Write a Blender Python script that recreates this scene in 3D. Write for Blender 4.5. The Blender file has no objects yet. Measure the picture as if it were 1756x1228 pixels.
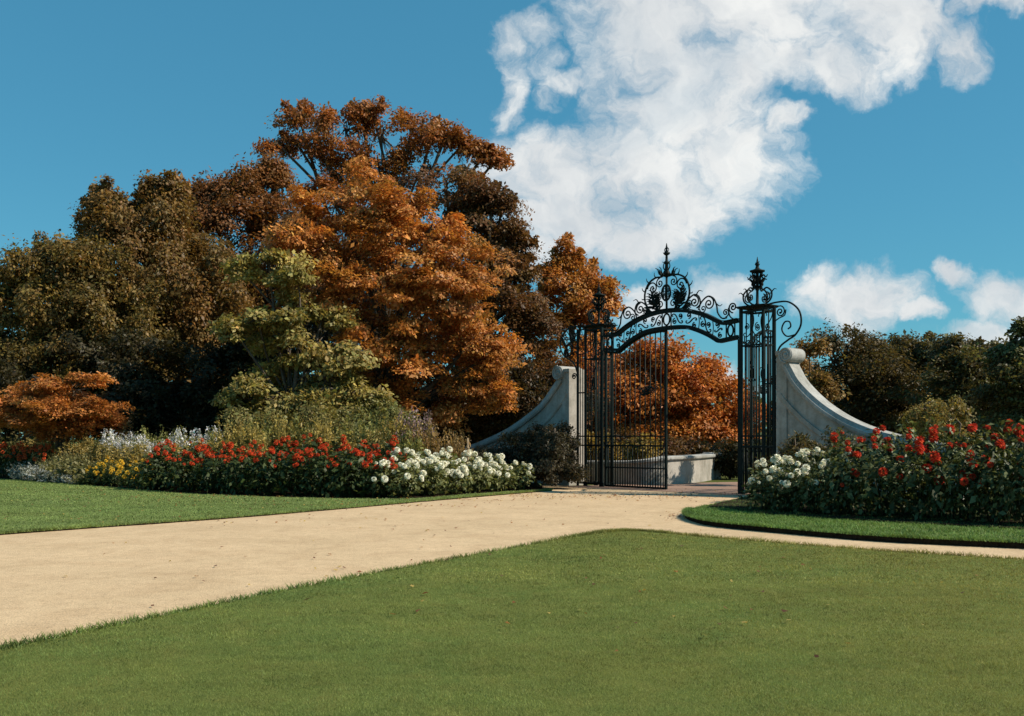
import bpy, bmesh, math, random
import numpy as np
from mathutils import Vector
PI = math.pi
F, CX, HY, EYE = 1700.0, 878.0, 751.0, 1.5
rng = np.random.default_rng(7)
random.seed(7)
scene = bpy.context.scene
COL = scene.collection

def at(px, py, Y): return np.array(((px-CX)/F*Y, Y, EYE-(py-HY)/F*Y))
def gnd(px, py):
    Y = F*EYE/(py-HY); return ((px-CX)/F*Y, Y)

# ------------------------------------------------------------ materials
def newmat(name):
    m = bpy.data.materials.new(name); m.use_nodes = True
    nt = m.node_tree; nt.nodes.clear()
    out = nt.nodes.new('ShaderNodeOutputMaterial')
    return m, nt, out
def nd(nt, kind, **kw):
    n = nt.nodes.new(kind)
    for k, v in kw.items():
        if k in n.inputs: n.inputs[k].default_value = v
        else: setattr(n, k, v)
    return n
def ramp(nt, fac, stops):
    r = nt.nodes.new('ShaderNodeValToRGB')
    e = r.color_ramp.elements
    while len(e) < len(stops): e.new(0.5)
    for el, (p, c) in zip(e, stops):
        el.position = p; el.color = (*c, 1)
    nt.links.new(fac, r.inputs[0]); return r.outputs[0]
def noise(nt, scale, detail=4, rough=.55, coord='Object', dist=0):
    tc = nt.nodes.new('ShaderNodeTexCoord')
    n = nt.nodes.new('ShaderNodeTexNoise')
    n.inputs['Scale'].default_value = scale; n.inputs['Detail'].default_value = detail
    n.inputs['Roughness'].default_value = rough; n.inputs['Distortion'].default_value = dist
    nt.links.new(tc.outputs[coord], n.inputs['Vector']); return n
def mixc(nt, fac, a, b, mode='MIX'):
    m = nt.nodes.new('ShaderNodeMix'); m.data_type = 'RGBA'; m.blend_type = mode
    for s, v in ((m.inputs[0], fac), (m.inputs[6], a), (m.inputs[7], b)):
        if hasattr(v, 'links'): nt.links.new(v, s)
        else: s.default_value = v if not isinstance(v, tuple) else (*v, 1)[:4]
    return m.outputs[2]
def bump(nt, h, strength, dist):
    b = nt.nodes.new('ShaderNodeBump'); b.inputs['Strength'].default_value = strength
    b.inputs['Distance'].default_value = dist
    nt.links.new(h, b.inputs['Height']); return b.outputs[0]

def leaf_mat(name, trans=.35, gloss=.25, rough=.5):
    m, nt, out = newmat(name)
    a = nd(nt, 'ShaderNodeAttribute', attribute_name='leafcol')
    p = nd(nt, 'ShaderNodeBsdfPrincipled', Roughness=rough)
    p.inputs['Specular IOR Level'].default_value = gloss
    t = nd(nt, 'ShaderNodeBsdfTranslucent')
    nt.links.new(a.outputs[0], p.inputs['Base Color'])
    nt.links.new(mixc(nt, 1.0, a.outputs[0], (1.25, 1.15, .7), 'MULTIPLY'), t.inputs[0])
    x = nd(nt, 'ShaderNodeMixShader'); x.inputs[0].default_value = trans
    nt.links.new(p.outputs[0], x.inputs[1]); nt.links.new(t.outputs[0], x.inputs[2])
    nt.links.new(x.outputs[0], out.inputs[0]); return m
LEAF = leaf_mat('leaf')
GRASSB = leaf_mat('grass_blade', .3, .2, .6)
PETAL = leaf_mat('petal', .25, .05, .7)

def bark_mat():
    m, nt, out = newmat('bark')
    n = noise(nt, 6, 6, .65); n.inputs['Distortion'].default_value = .6
    c = ramp(nt, n.outputs[0], [(.3, (.035, .026, .018)), (.7, (.12, .09, .06))])
    p = nd(nt, 'ShaderNodeBsdfPrincipled', Roughness=.9)
    nt.links.new(c, p.inputs['Base Color']); nt.links.new(bump(nt, n.outputs[0], .8, .04), p.inputs['Normal'])
    nt.links.new(p.outputs[0], out.inputs[0]); return m
BARK = bark_mat()
def iron_mat():
    m, nt, out = newmat('painted_iron')
    n = noise(nt, 9, 5); n2 = noise(nt, 60, 3)
    c = ramp(nt, n.outputs[0], [(.35, (.003, .007, .007)), (.62, (.005, .012, .011)), (.84, (.016, .015, .012))])
    p = nd(nt, 'ShaderNodeBsdfPrincipled', Roughness=.55)
    p.inputs['Specular IOR Level'].default_value = .14
    nt.links.new(c, p.inputs['Base Color']); nt.links.new(bump(nt, n2.outputs[0], .15, .004), p.inputs['Normal'])
    nt.links.new(p.outputs[0], out.inputs[0]); return m
IRON = iron_mat()
def stone_mat(name, a, b, dirt=.55):
    m, nt, out = newmat(name)
    n = noise(nt, 1.6, 6, .6); n2 = noise(nt, 14, 5, .65); n3 = noise(nt, 70, 3)
    c = ramp(nt, n2.outputs[0], [(.3, a), (.7, b)])
    g = ramp(nt, n.outputs[0], [(.42, (1, 1, 1)), (.72, (dirt, dirt, dirt*.92))])
    c = mixc(nt, 1.0, c, g, 'MULTIPLY')
    mp = nd(nt, 'ShaderNodeMapping'); mp.inputs['Scale'].default_value = (7, 7, .55)
    tc = nd(nt, 'ShaderNodeTexCoord'); nt.links.new(tc.outputs['Object'], mp.inputs[0])
    st = nd(nt, 'ShaderNodeTexNoise', Scale=1.0, Detail=5.0); nt.links.new(mp.outputs[0], st.inputs['Vector'])
    c = mixc(nt, 1.0, c, ramp(nt, st.outputs[0], [(.38, (1.05, 1.05, 1.03)), (.56, (.97, .95, .92)), (.74, (.78, .75, .69))]), 'MULTIPLY')
    p = nd(nt, 'ShaderNodeBsdfPrincipled', Roughness=.85)
    nt.links.new(c, p.inputs['Base Color']); nt.links.new(bump(nt, n3.outputs[0], .35, .01), p.inputs['Normal'])
    nt.links.new(p.outputs[0], out.inputs[0]); return m
STONE = stone_mat('pale_stone', (.31, .285, .26), (.41, .38, .345))
COPE = stone_mat('coping_stone', (.28, .28, .275), (.40, .395, .38), .55)
def gravel_mat(name, tone, dark):
    m, nt, out = newmat(name)
    n = noise(nt, .5, 6, .6); n2 = noise(nt, 90, 4, .7); n3 = noise(nt, 5, 6, .65)
    c = ramp(nt, n2.outputs[0], [(.28, dark), (.5, tone), (.78, tuple(min(1, x*1.22) for x in tone))])
    c = mixc(nt, 1.0, c, ramp(nt, n.outputs[0], [(.3, (.9, .88, .84)), (.7, (1.06, 1.04, 1.02))]), 'MULTIPLY')
    c = mixc(nt, 1.0, c, ramp(nt, n3.outputs[0], [(.25, (.84, .83, .82)), (.6, (1, 1, 1))]), 'MULTIPLY')
    n4 = noise(nt, 26, 5, .75); n5 = noise(nt, 1.3, 5, .6); n5.inputs['Distortion'].default_value = .8
    c = mixc(nt, 1.0, c, ramp(nt, n4.outputs[0], [(.32, (.72, .70, .68)), (.5, (1, 1, 1)), (.72, (1.08, 1.07, 1.05))]), 'MULTIPLY')
    c = mixc(nt, 1.0, c, ramp(nt, n5.outputs[0], [(.3, (.88, .85, .82)), (.55, (1, 1, 1))]), 'MULTIPLY')
    v = nd(nt, 'ShaderNodeTexVoronoi', Scale=55.0)
    tc = nd(nt, 'ShaderNodeTexCoord'); nt.links.new(tc.outputs['Object'], v.inputs['Vector'])
    p = nd(nt, 'ShaderNodeBsdfPrincipled', Roughness=.95)
    nt.links.new(c, p.inputs['Base Color']); nt.links.new(bump(nt, v.outputs[0], .5, .008), p.inputs['Normal'])
    nt.links.new(p.outputs[0], out.inputs[0]); return m
GRAVEL = gravel_mat('path_gravel', (.58, .425, .26), (.38, .27, .165))
DRIVE_SHADED = gravel_mat('shaded_drive_gravel', (.30, .19, .14), (.17, .105, .08))  # purplish brown drive gravel with the shade at the gate mixed into its colour
def turf_mat(name, c1, c2, c3):
    m, nt, out = newmat(name)
    n = noise(nt, .45, 5, .6); n2 = noise(nt, 55, 5, .7); n3 = noise(nt, 3.5, 5, .65)
    c = ramp(nt, n.outputs[0], [(.35, c1), (.65, c2)])
    c = mixc(nt, ramp(nt, n3.outputs[0], [(.45, (0, 0, 0)), (.75, (.55, .55, .55))]), c, c3)
    c = mixc(nt, 1.0, c, ramp(nt, n2.outputs[0], [(.3, (.55, .55, .5)), (.65, (1.1, 1.1, 1.05))]), 'MULTIPLY')
    p = nd(nt, 'ShaderNodeBsdfPrincipled', Roughness=.95)
    p.inputs['Specular IOR Level'].default_value = .1
    nt.links.new(c, p.inputs['Base Color']); nt.links.new(bump(nt, n2.outputs[0], .7, .03), p.inputs['Normal'])
    nt.links.new(p.outputs[0], out.inputs[0]); return m
TURF = turf_mat('turf', (.11, .16, .04), (.16, .18, .045), (.20, .18, .05))
TURF2 = turf_mat('bright_turf', (.145, .20, .065), (.175, .22, .07), (.195, .205, .065))
MEADOW = turf_mat('meadow', (.06, .09, .02), (.09, .10, .025), (.12, .10, .03))
def soil_mat():
    m, nt, out = newmat('soil')
    n = noise(nt, 22, 6, .7)
    c = ramp(nt, n.outputs[0], [(.3, (.012, .009, .006)), (.7, (.05, .035, .023))])
    p = nd(nt, 'ShaderNodeBsdfPrincipled', Roughness=1)
    p.inputs['Specular IOR Level'].default_value = .05
    nt.links.new(c, p.inputs['Base Color']); nt.links.new(bump(nt, n.outputs[0], 1, .05), p.inputs['Normal'])
    nt.links.new(p.outputs[0], out.inputs[0]); return m
SOIL = soil_mat()
def wood_mat():
    m, nt, out = newmat('stake_wood')
    n = noise(nt, 25, 4)
    c = ramp(nt, n.outputs[0], [(.3, (.20, .13, .07)), (.7, (.36, .26, .15))])
    p = nd(nt, 'ShaderNodeBsdfPrincipled', Roughness=.8)
    nt.links.new(c, p.inputs['Base Color']); nt.links.new(p.outputs[0], out.inputs[0]); return m
WOOD = wood_mat()

# ------------------------------------------------------------ object helpers
def link(o, parent=None):
    COL.objects.link(o)
    if parent is not None: o.parent = parent
    return o
def tag(o, label=None, cat=None, group=None, kind=None):
    for k, v in (('label', label), ('category', cat), ('group', group), ('kind', kind)):
        if v: o[k] = v
    return o
def thing(name, label, cat, loc=(0, 0, 0), group=None):
    o = link(bpy.data.objects.new(name, None)); o.location = [float(x) for x in loc]
    o.empty_display_size = .2
    return tag(o, label, cat, group)
def np_mesh(name, V, Fc, mat, cols=None, smooth=False):
    V = np.asarray(V, dtype=np.float32); Fc = np.asarray(Fc, dtype=np.int32)
    me = bpy.data.meshes.new(name); k = Fc.shape[1]
    me.vertices.add(len(V)); me.vertices.foreach_set('co', V.ravel())
    me.loops.add(Fc.size); me.loops.foreach_set('vertex_index', Fc.ravel())
    me.polygons.add(len(Fc))
    me.polygons.foreach_set('loop_start', np.arange(0, Fc.size, k, dtype=np.int32))
    me.polygons.foreach_set('loop_total', np.full(len(Fc), k, dtype=np.int32))
    if smooth: me.polygons.foreach_set('use_smooth', np.ones(len(Fc), dtype=bool))
    if cols is not None:
        a = me.attributes.new('leafcol', 'FLOAT_COLOR', 'POINT')
        c4 = np.ones((len(V), 4), dtype=np.float32); c4[:, :3] = cols
        a.data.foreach_set('color', c4.ravel())
    me.materials.append(mat); me.update(calc_edges=True); return me
class MB:
    """collects tubes, boxes, revolved shapes in plain lists"""
    def __init__(s): s.v = []; s.f = []
    def quadgrid(s, rings, closed_ends=True):
        b = len(s.v); k = len(rings[0])
        for r in rings: s.v.extend([tuple(p) for p in r])
        for i in range(len(rings)-1):
            for j in range(k):
                a = b+i*k+j; c = b+i*k+(j+1) % k
                s.f.append((a, c, c+k, a+k))
        if closed_ends:
            s.f.append(tuple(b+j for j in reversed(range(k))))
            s.f.append(tuple(b+(len(rings)-1)*k+j for j in range(k)))
        return s
    def tube(s, pts, r, k=6, flat=None):
        pts = np.asarray(pts, float); n = len(pts)
        rad = np.broadcast_to(np.asarray(r, float), (n,))
        T = np.gradient(pts, axis=0); T /= np.linalg.norm(T, axis=1)[:, None]+1e-9
        up = np.array((0, 0, 1.)) if abs(T[0][2]) < .9 else np.array((1., 0, 0))
        N = np.cross(T[0], up); N /= np.linalg.norm(N)
        rings = []
        for i in range(n):
            N = N-T[i]*N.dot(T[i]); N /= np.linalg.norm(N)+1e-9
            B = np.cross(T[i], N)
            rings.append([pts[i]+rad[i]*(math.cos(2*PI*j/k)*N+math.sin(2*PI*j/k)*B) for j in range(k)])
        return s.quadgrid(rings)
    def strip(s, pts, nrm, h, d):
        """a flat bar swept along pts: h across within the plane, d along nrm"""
        pts = np.asarray(pts, float); nrm = np.asarray(nrm, float)
        T = np.gradient(pts, axis=0); T /= np.linalg.norm(T, axis=1)[:, None]+1e-9
        rings = []
        for p, t in zip(pts, T):
            q = np.cross(nrm, t); q /= np.linalg.norm(q)
            rings.append([p+q*h/2+nrm*d/2, p-q*h/2+nrm*d/2, p-q*h/2-nrm*d/2, p+q*h/2-nrm*d/2])
        return s.quadgrid(rings)
    def lathe(s, base, prof, k=14, sx=1, sy=1):
        base = np.asarray(base, float)
        return s.quadgrid([[base+np.array((r*sx*math.cos(2*PI*j/k), r*sy*math.sin(2*PI*j/k), z)) for j in range(k)] for r, z in prof])
    def ball(s, c, r, k=8):
        r = np.broadcast_to(np.asarray(r, float), (3,))
        pr = [(math.sin(a), -math.cos(a)) for a in np.linspace(.12, PI-.12, 7)]
        c = np.asarray(c, float)
        return s.quadgrid([[c+np.array((q*r[0]*math.cos(2*PI*j/k), q*r[1]*math.sin(2*PI*j/k), z*r[2])) for j in range(k)] for q, z in pr])
    def mesh(s, name, mat, smooth=True):
        me = bpy.data.meshes.new(name); me.from_pydata([tuple(map(float, v)) for v in s.v], [], s.f)
        me.materials.append(mat)
        if smooth: me.polygons.foreach_set('use_smooth', [True]*len(me.polygons))
        me.update(); return me
    def build(s, name, mat, parent=None, smooth=True):
        o = bpy.data.objects.new(name, s.mesh(name, mat, smooth)); link(o, parent)
        if parent is not None:
            P = parent; off = Vector((0, 0, 0))
            while P is not None: off += P.location; P = P.parent
            for v in o.data.vertices: v.co -= off
        return o

def smooth_poly(pts, n=8, closed=False):
    """Catmull-Rom through pts"""
    P = np.asarray(pts, float); out = []
    m = len(P)
    for i in range(m if closed else m-1):
        if closed: p0, p1, p2, p3 = P[i-1], P[i], P[(i+1) % m], P[(i+2) % m]
        else: p0, p1, p2, p3 = P[max(i-1, 0)], P[i], P[i+1], P[min(i+2, m-1)]
        for t in np.linspace(0, 1, n, endpoint=False):
            out.append(.5*((2*p1)+(-p0+p2)*t+(2*p0-5*p1+4*p2-p3)*t*t+(-p0+3*p1-3*p2+p3)*t**3))
    if not closed: out.append(P[-1])
    return np.array(out)

# ------------------------------------------------------------ the setting
def slab(name, poly, z0, z1, mat, side=None):
    bm = bmesh.new()
    top = [bm.verts.new((p[0], p[1], z1)) for p in poly]
    bot = [bm.verts.new((p[0], p[1], z0)) for p in poly]
    f = bm.faces.new(top)
    n = len(poly)
    for i in range(n):
        q = bm.faces.new((top[i], bot[i], bot[(i+1) % n], top[(i+1) % n])); q.material_index = 1 if side else 0
    bmesh.ops.recalc_face_normals(bm, faces=bm.faces)
    bmesh.ops.triangulate(bm, faces=[f])
    me = bpy.data.meshes.new(name); bm.to_mesh(me); bm.free()
    me.materials.append(mat)
    if side: me.materials.append(side)
    return tag(link(bpy.data.objects.new(name, me)), kind='structure')
def wob(poly, amp, seed):
    r = np.random.default_rng(seed); poly = np.asarray(poly, float)
    return poly+r.normal(0, 1, poly.shape)*amp

disc = [(900*math.cos(a), 300+900*math.sin(a)) for a in np.linspace(0, 2*PI, 64, endpoint=False)]
slab('ground', disc, -.3, 0, MEADOW)
path_poly = [(-60, 3), (-6, -8), (25, -8), (60, 10), (16, 19), (7.4, 25.0), (6.15, 26.15), (2.6, 30.3), (-2, 33), (-18, 40), (-60, 60)]
slab('gravel_path', path_poly, -.2, .012, GRAVEL)
E = np.array((.65, -.76)); NV = np.array((.76, .65)); GC = np.array((4.39, 28.15))
def gp(u, w): return GC+E*u+NV*w
drive = [gp(-3.6, -.75), gp(2.9, -.55), gp(2.7, .5), gp(2.6, 3), gp(3.5, 9), gp(6, 20), gp(2.5, 21), gp(-.8, 9), gp(-2.5, 4), gp(-3.4, 1)]
slab('drive', drive, -.2, .02, DRIVE_SHADED)

front_edge = smooth_poly([gnd(-300, 1190), gnd(0, 1122), gnd(250, 1069), gnd(500, 1016), gnd(750, 968), gnd(960, 929), gnd(1020, 918.5), gnd(1065, 914.5),
                          gnd(1110, 915), gnd(1170, 921), gnd(1300, 932.5), gnd(1500, 948), gnd(1756, 965), gnd(2100, 990)], 24)
fl_poly = list(wob(front_edge, .012, 1))+[(12, 9), (12, -6), (-7, -6), (-7, 4)]
slab('lawn', fl_poly, 0, .035, TURF, SOIL)
edge_bed = smooth_poly([gnd(-500, 805), gnd(-150, 814), gnd(0, 823), gnd(150, 834), gnd(300, 847), gnd(450, 854), gnd(600, 857.5), gnd(700, 857.5), gnd(800, 850), gnd(880, 844.5), gnd(930, 842)], 16)
edge_path = smooth_poly([gnd(-500, 962), gnd(-150, 932), gnd(0, 919), gnd(150, 908), gnd(400, 890), gnd(600, 873), gnd(800, 855), gnd(900, 846.5), gnd(945, 842.5)], 16)
ll_poly = list(wob(edge_path, .015, 2))+list(wob(edge_bed[::-1], .02, 3))
slab('lawn', ll_poly, 0, .04, TURF2, SOIL)
bed_poly = list(edge_bed)+[(1.0, 32.5), (-1.5, 36.5), (-8, 44), (-35, 60), (-60, 55)]
slab('flower_bed_soil', bed_poly, -.1, .03, SOIL)
isl_near = smooth_poly([gnd(1183, 882), gnd(1176, 888), gnd(1186, 895), gnd(1220, 903.5), gnd(1300, 912.5), gnd(1500, 930), gnd(1756, 943), gnd(2100, 960)], 14)
isl_far = smooth_poly([gnd(1183, 882), gnd(1205, 876), gnd(1250, 867), gnd(1285, 858), gnd(1310, 852)], 10)
isl_poly = list(wob(isl_near, .01, 4))+[(11, 16), (18, 18), (12, 22)]+[(7.0, 25.3)]+list(isl_far[::-1][:-1])
slab('lawn', isl_poly, 0, .10, TURF2, SOIL)
rb_front = smooth_poly([gnd(1215, 878), gnd(1250, 882), gnd(1300, 890), gnd(1400, 898), gnd(1500, 905), gnd(1756, 920), gnd(2100, 940)], 10)
rb_poly = list(rb_front)+[(12, 16), (17, 18), (11.5, 21.5), (7.1, 24.8)]+[gnd(1290, 858.5), gnd(1240, 870)]
slab('flower_bed_soil', rb_poly, .05, .125, SOIL)

# grass blades
def in_poly(P, poly):
    x, y = P[:, 0], P[:, 1]; ins = np.zeros(len(P), bool); n = len(poly); j = n-1
    for i in range(n):
        xi, yi = poly[i]; xj, yj = poly[j]
        c = ((yi > y) != (yj > y)) & (x < (xj-xi)*(y-yi)/(yj-yi+1e-12)+xi)
        ins ^= c; j = i
    return ins
def vnoise(P, scale, seed):
    r = np.random.default_rng(seed); G = r.random((64, 64))
    q = P/scale+100; i = np.floor(q).astype(int); f = q-i; f = f*f*(3-2*f)
    g = lambda a, b: G[(i[:, 0]+a) % 64, (i[:, 1]+b) % 64]
    return (g(0, 0)*(1-f[:, 0])+g(1, 0)*f[:, 0])*(1-f[:, 1])+(g(0, 1)*(1-f[:, 0])+g(1, 1)*f[:, 0])*f[:, 1]
def grass(poly, bands, z, pal, label, seed, edge=None):
    r = np.random.default_rng(seed); PP = []; HH = []; WW = []
    poly = np.asarray(poly)
    for (y0, y1, dens, h, w) in bands:
        x0 = max(poly[:, 0].min(), -.60*y1); x1 = min(poly[:, 0].max(), .60*y1)
        n = int(dens*(x1-x0)*(y1-y0))
        P = np.column_stack((r.uniform(x0, x1, n), r.uniform(y0, y1, n)))
        P = P[(np.abs(P[:, 0]) < P[:, 1]*.58+.4)]
        P = P[in_poly(P, poly)]
        PP.append(P); HH.append(np.full(len(P), h)); WW.append(np.full(len(P), w))
    if edge is not None:                                     # longer tufts hanging over the cut edge
        e = np.asarray(edge); k = r.integers(0, len(e)-1, 9000); t = r.random((9000, 1))
        P = e[k]*(1-t)+e[k+1]*t+r.normal(0, .03, (9000, 2))
        P = P[(np.abs(P[:, 0]) < P[:, 1]*.58+.4)]
        PP.append(P); HH.append(np.full(len(P), .045)); WW.append(np.full(len(P), .012))
    P = np.concatenate(PP); h = np.concatenate(HH); w = np.concatenate(WW); n = len(P)
    h = h*r.uniform(.5, 1.35, n)*(.75+.5*vnoise(P, .35, seed+5)); a = r.uniform(0, 2*PI, n); lean = r.normal(0, .75, (n, 2))*h[:, None]
    sx = np.cos(a)*w/2; sy = np.sin(a)*w/2
    V = np.empty((n, 3, 3))
    V[:, 0] = np.column_stack((P[:, 0]-sx, P[:, 1]-sy, np.full(n, z-.006)))
    V[:, 1] = np.column_stack((P[:, 0]+sx, P[:, 1]+sy, np.full(n, z-.006)))
    V[:, 2] = np.column_stack((P[:, 0]+lean[:, 0], P[:, 1]+lean[:, 1], z+h))
    m = np.clip(.45*vnoise(P, 2.6, seed+1)+.3*vnoise(P, .7, seed+2)+.25*vnoise(P, .16, seed+3)+r.normal(0, .12, n), 0, 1)
    # drier grass towards one side of the lawn
    g = np.clip((P[:, 0]-pal[3][0])/pal[3][1], 0, 1)
    c = np.array(pal[0])[None]*(1-m[:, None])+np.array(pal[1])[None]*m[:, None]
    dry = np.clip(g*.75+.3*(m-.4), 0, 1)[:, None]
    c = c*(1-dry)+np.array(pal[2])[None]*dry
    c *= r.uniform(.65, 1.3, (n, 1))*(.42+.48*vnoise(P, .05, seed+9)+.40*vnoise(P*(.6, 1), .14, seed+7)+.34*vnoise(P*(.7, 1), .55, seed+11))[:, None]*(.9+.2*vnoise(P, .5, seed+8))[:, None]
    me = np_mesh('grass', V.reshape(-1, 3), np.arange(n*3).reshape(n, 3), GRASSB, np.repeat(c, 3, axis=0))
    return tag(link(bpy.data.objects.new('grass', me)), label, 'grass', kind='stuff')
grass(fl_poly, [(4.6, 7, 13000, .012, .004), (7, 10, 6000, .013, .006), (10, 16, 2400, .015, .011)], .035,
      [(.115, .20, .065), (.19, .24, .065), (.31, .25, .072), (-3.0, 8.0)], 'short mown olive green grass of the foreground lawn', 21, front_edge)
grass(ll_poly, [(14, 22, 900, .02, .018), (22, 40, 300, .025, .03)], .04,
      [(.16, .225, .07), (.20, .255, .075), (.23, .24, .075), (-2, 30)], 'bright green grass strip between left flower bed and path', 22, edge_path)
grass(isl_poly, [(12, 26, 1300, .035, .016)], .10,
      [(.11, .20, .06), (.15, .24, .06), (.18, .22, .05), (5, 20)], 'bright green turf verge around the right flower bed', 23, isl_near)

# fallen leaves scattered on the path
def litter():
    r = np.random.default_rng(5); pts = []
    for (px, py, sx, sy, n) in ((905, 852, 25, 2, 90), (1155, 887, 10, 3, 30), (1190, 884, 18, 3, 50), (1000, 851, 60, 4, 160), (1120, 853, 60, 4, 140), (830, 858, 50, 2, 60),
                                (1180, 850, 60, 5, 120), (700, 900, 300, 12, 40), (300, 895, 200, 6, 60), (700, 868, 120, 2.5, 90), (500, 960, 300, 30, 25), (1100, 1010, 380, 60, 70), (250, 862, 130, 10, 90), (450, 868, 120, 7, 60), (150, 842, 130, 3, 90), (400, 856, 160, 2.5, 110)):
        for _ in range(n):
            qx, qy = r.normal(px, sx), r.normal(py, sy)
            if qy < 838: continue
            pts.append(gnd(qx, qy))
    P = np.array(pts); n = len(P); a = r.uniform(0, 2*PI, n); L = r.uniform(.03, .075, n)
    d = np.column_stack((np.cos(a), np.sin(a))); s = np.column_stack((-np.sin(a), np.cos(a)))*.33
    z = np.where(in_poly(P, ll_poly), .06, np.where(in_poly(P, fl_poly), .05, .02))
    V = np.empty((n, 4, 3)); 
    for k, off in enumerate((d*0, d*.5+s, d, d*.5-s)):
        V[:, k, :2] = P+off*L[:, None]; V[:, k, 2] = z+r.uniform(0, .025, n)
    c = np.array([(.22, .07, .03), (.3, .13, .04), (.12, .05, .03), (.45, .32, .09)])[r.integers(0, 4, n)]
    me = np_mesh('fallen_leaves', V.reshape(-1, 3), np.arange(n*4).reshape(n, 4), LEAF, np.repeat(c, 4, axis=0))
    tag(link(bpy.data.objects.new('fallen_leaves', me)), 'red brown fallen leaves scattered on the path and lawn edge', 'leaves', kind='stuff')
litter()

# ------------------------------------------------------------ foliage
def leaf_arrays(P, out, size, r, wr=(.8, .7, .5), droop=.3, aspect=.5, tilt=None):
    n = len(P)
    nr = r.normal(0, 1, (n, 3)); nr /= np.linalg.norm(nr, axis=1)[:, None]
    N = nr*wr[0]+np.array((0, 0, 1.))*wr[1]+out*wr[2]
    if tilt is not None: N = N+tilt
    N /= np.linalg.norm(N, axis=1)[:, None]+1e-9
    T = r.normal(0, 1, (n, 3))+out*.5; T[:, 2] -= droop
    T -= N*np.sum(T*N, axis=1)[:, None]; T /= np.linalg.norm(T, axis=1)[:, None]+1e-9
    S = np.cross(N, T); L = (size*np.clip(np.exp(r.normal(0, .3, n)), .45, 2.0))[:, None]; W = L*aspect*.5; fo = N*L*.08
    V = np.empty((n, 4, 3))
    V[:, 0] = P; V[:, 1] = P+T*L*.5+S*W+fo; V[:, 2] = P+T*L; V[:, 3] = P+T*L*.5-S*W+fo
    return V
def paint(cl, n_per, pal, r, jit=.24, B=None):
    """a leaf colour for every leaf: each clump leans to one tint of the palette"""
    pal = np.asarray(pal); k = len(cl)
    wgt = r.dirichlet(np.full(len(pal), .55), k)@pal
    if B is not None and len(B):                             # a bough keeps its own tint and tone
        bw = r.dirichlet(np.full(len(pal), .5), B.max()+1)@pal*np.exp(r.normal(0, .2, (B.max()+1, 1)))
        wgt = wgt*.35+bw[B]*.65
    c = np.repeat(wgt, n_per, axis=0)
    ot = pal[r.integers(0, len(pal), len(c))]
    c = c*.7+ot*.3
    return np.clip(c*(1+r.normal(0, jit, (len(c), 1)))*(1+r.normal(0, .06, (len(c), 3))), .004, .9)
def crown_clumps(lobes, n, r, back=.5, lo=.62, per=6, spread=1.0, ragged=.12):
    """clump centres: boughs on the shells of the lobes, each bough a loose spray of several clumps"""
    C = np.array([l[0] for l in lobes]); R = np.array([l[1] for l in lobes])
    w = (R[:, 0]*R[:, 2])**.9; w /= w.sum()
    P = []; D = []; B = []; tries = 0; nb = 0
    while len(P) < n and tries < n*30:
        tries += 1
        i = r.choice(len(lobes), p=w) if tries > 3*len(lobes) else tries % len(lobes)
        d = r.normal(0, 1, 3); d /= np.linalg.norm(d)
        if d[1] > .3 and r.random() < back: continue
        if d[2] < -.55 and r.random() < .6: continue
        f = min(1.35, max(lo, .93+r.normal(0, ragged)))
        p = C[i]+d*R[i]*f
        if p[2] < .25: continue
        if min(R[i]) < .6: f = 1
        q = np.sum(((p-C)/R)**2, axis=1)
        if (q < .45).any() and r.random() < .88: continue
        k = max(2, int(r.normal(per, 1.5))); s = min(spread, .75*min(R[i][0], R[i][2]))*r.uniform(.7, 1.3)
        for _ in range(k):
            o = r.normal(0, 1, 3)*(1, 1, .5)*s*.7; along = r.uniform(-.6, .7)*s
            o = o*.75+d*(1, 1, .6)*along; o[2] -= .25*max(0, along)**2
            pp = p+o
            if pp[2] < .2: continue
            P.append(pp); D.append(d*.7+o/(np.linalg.norm(o)+1e-6)*.3); B.append(nb)
        nb += 1
    return np.array(P), np.array(D), np.array(B)

def foliage_mesh(name, CC, DD, rc, flat, leaf, n_per, pal, r, wr, droop, aspect, stretch=1.0, hang=0.0, origin=(0, 0, 0), B=None, rf=None):
    k = len(CC)
    rad = rc*r.uniform(.6, 1.3, k)
    if rf is not None: rad = rad*rf
    g = r.normal(0, .55, (k, n_per, 3)); 
    ln = np.linalg.norm(g, axis=2, keepdims=True); g = g/np.maximum(ln, 1)           # inside a ball
    g[:, :, 2] *= flat
    if stretch != 1: g *= 1+ (stretch-1)*np.abs(r.normal(0, .5, (k, 1, 1)))
    P = CC[:, None]+g*rad[:, None, None]
    # each clump bows outward and down at its rim
    P[:, :, 2] -= (np.sum(g[:, :, :2]**2, axis=2))*rad[:, None]*.35
    if hang: P[:, :, 2] -= np.abs(r.normal(0, hang, (k, n_per)))*(1 if rf is None else np.where(rf < 1, 0, 1)[:, None])
    O = np.repeat(DD, n_per, axis=0)*.5+g.reshape(-1, 3)*.8
    P = P.reshape(-1, 3); ok = P[:, 2] > .03
    V = leaf_arrays(P, O, leaf, r, wr, droop, aspect, np.repeat(r.normal(0, .55, (k, 3)), n_per, axis=0))
    c = paint(CC, n_per, pal, r, B=B)
    V = V[ok]; c = c[ok]; n = len(V)
    return np_mesh(name, V.reshape(-1, 3)-np.asarray(origin), np.arange(n*4).reshape(n, 4), LEAF, np.repeat(c, 4, axis=0))

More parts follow.
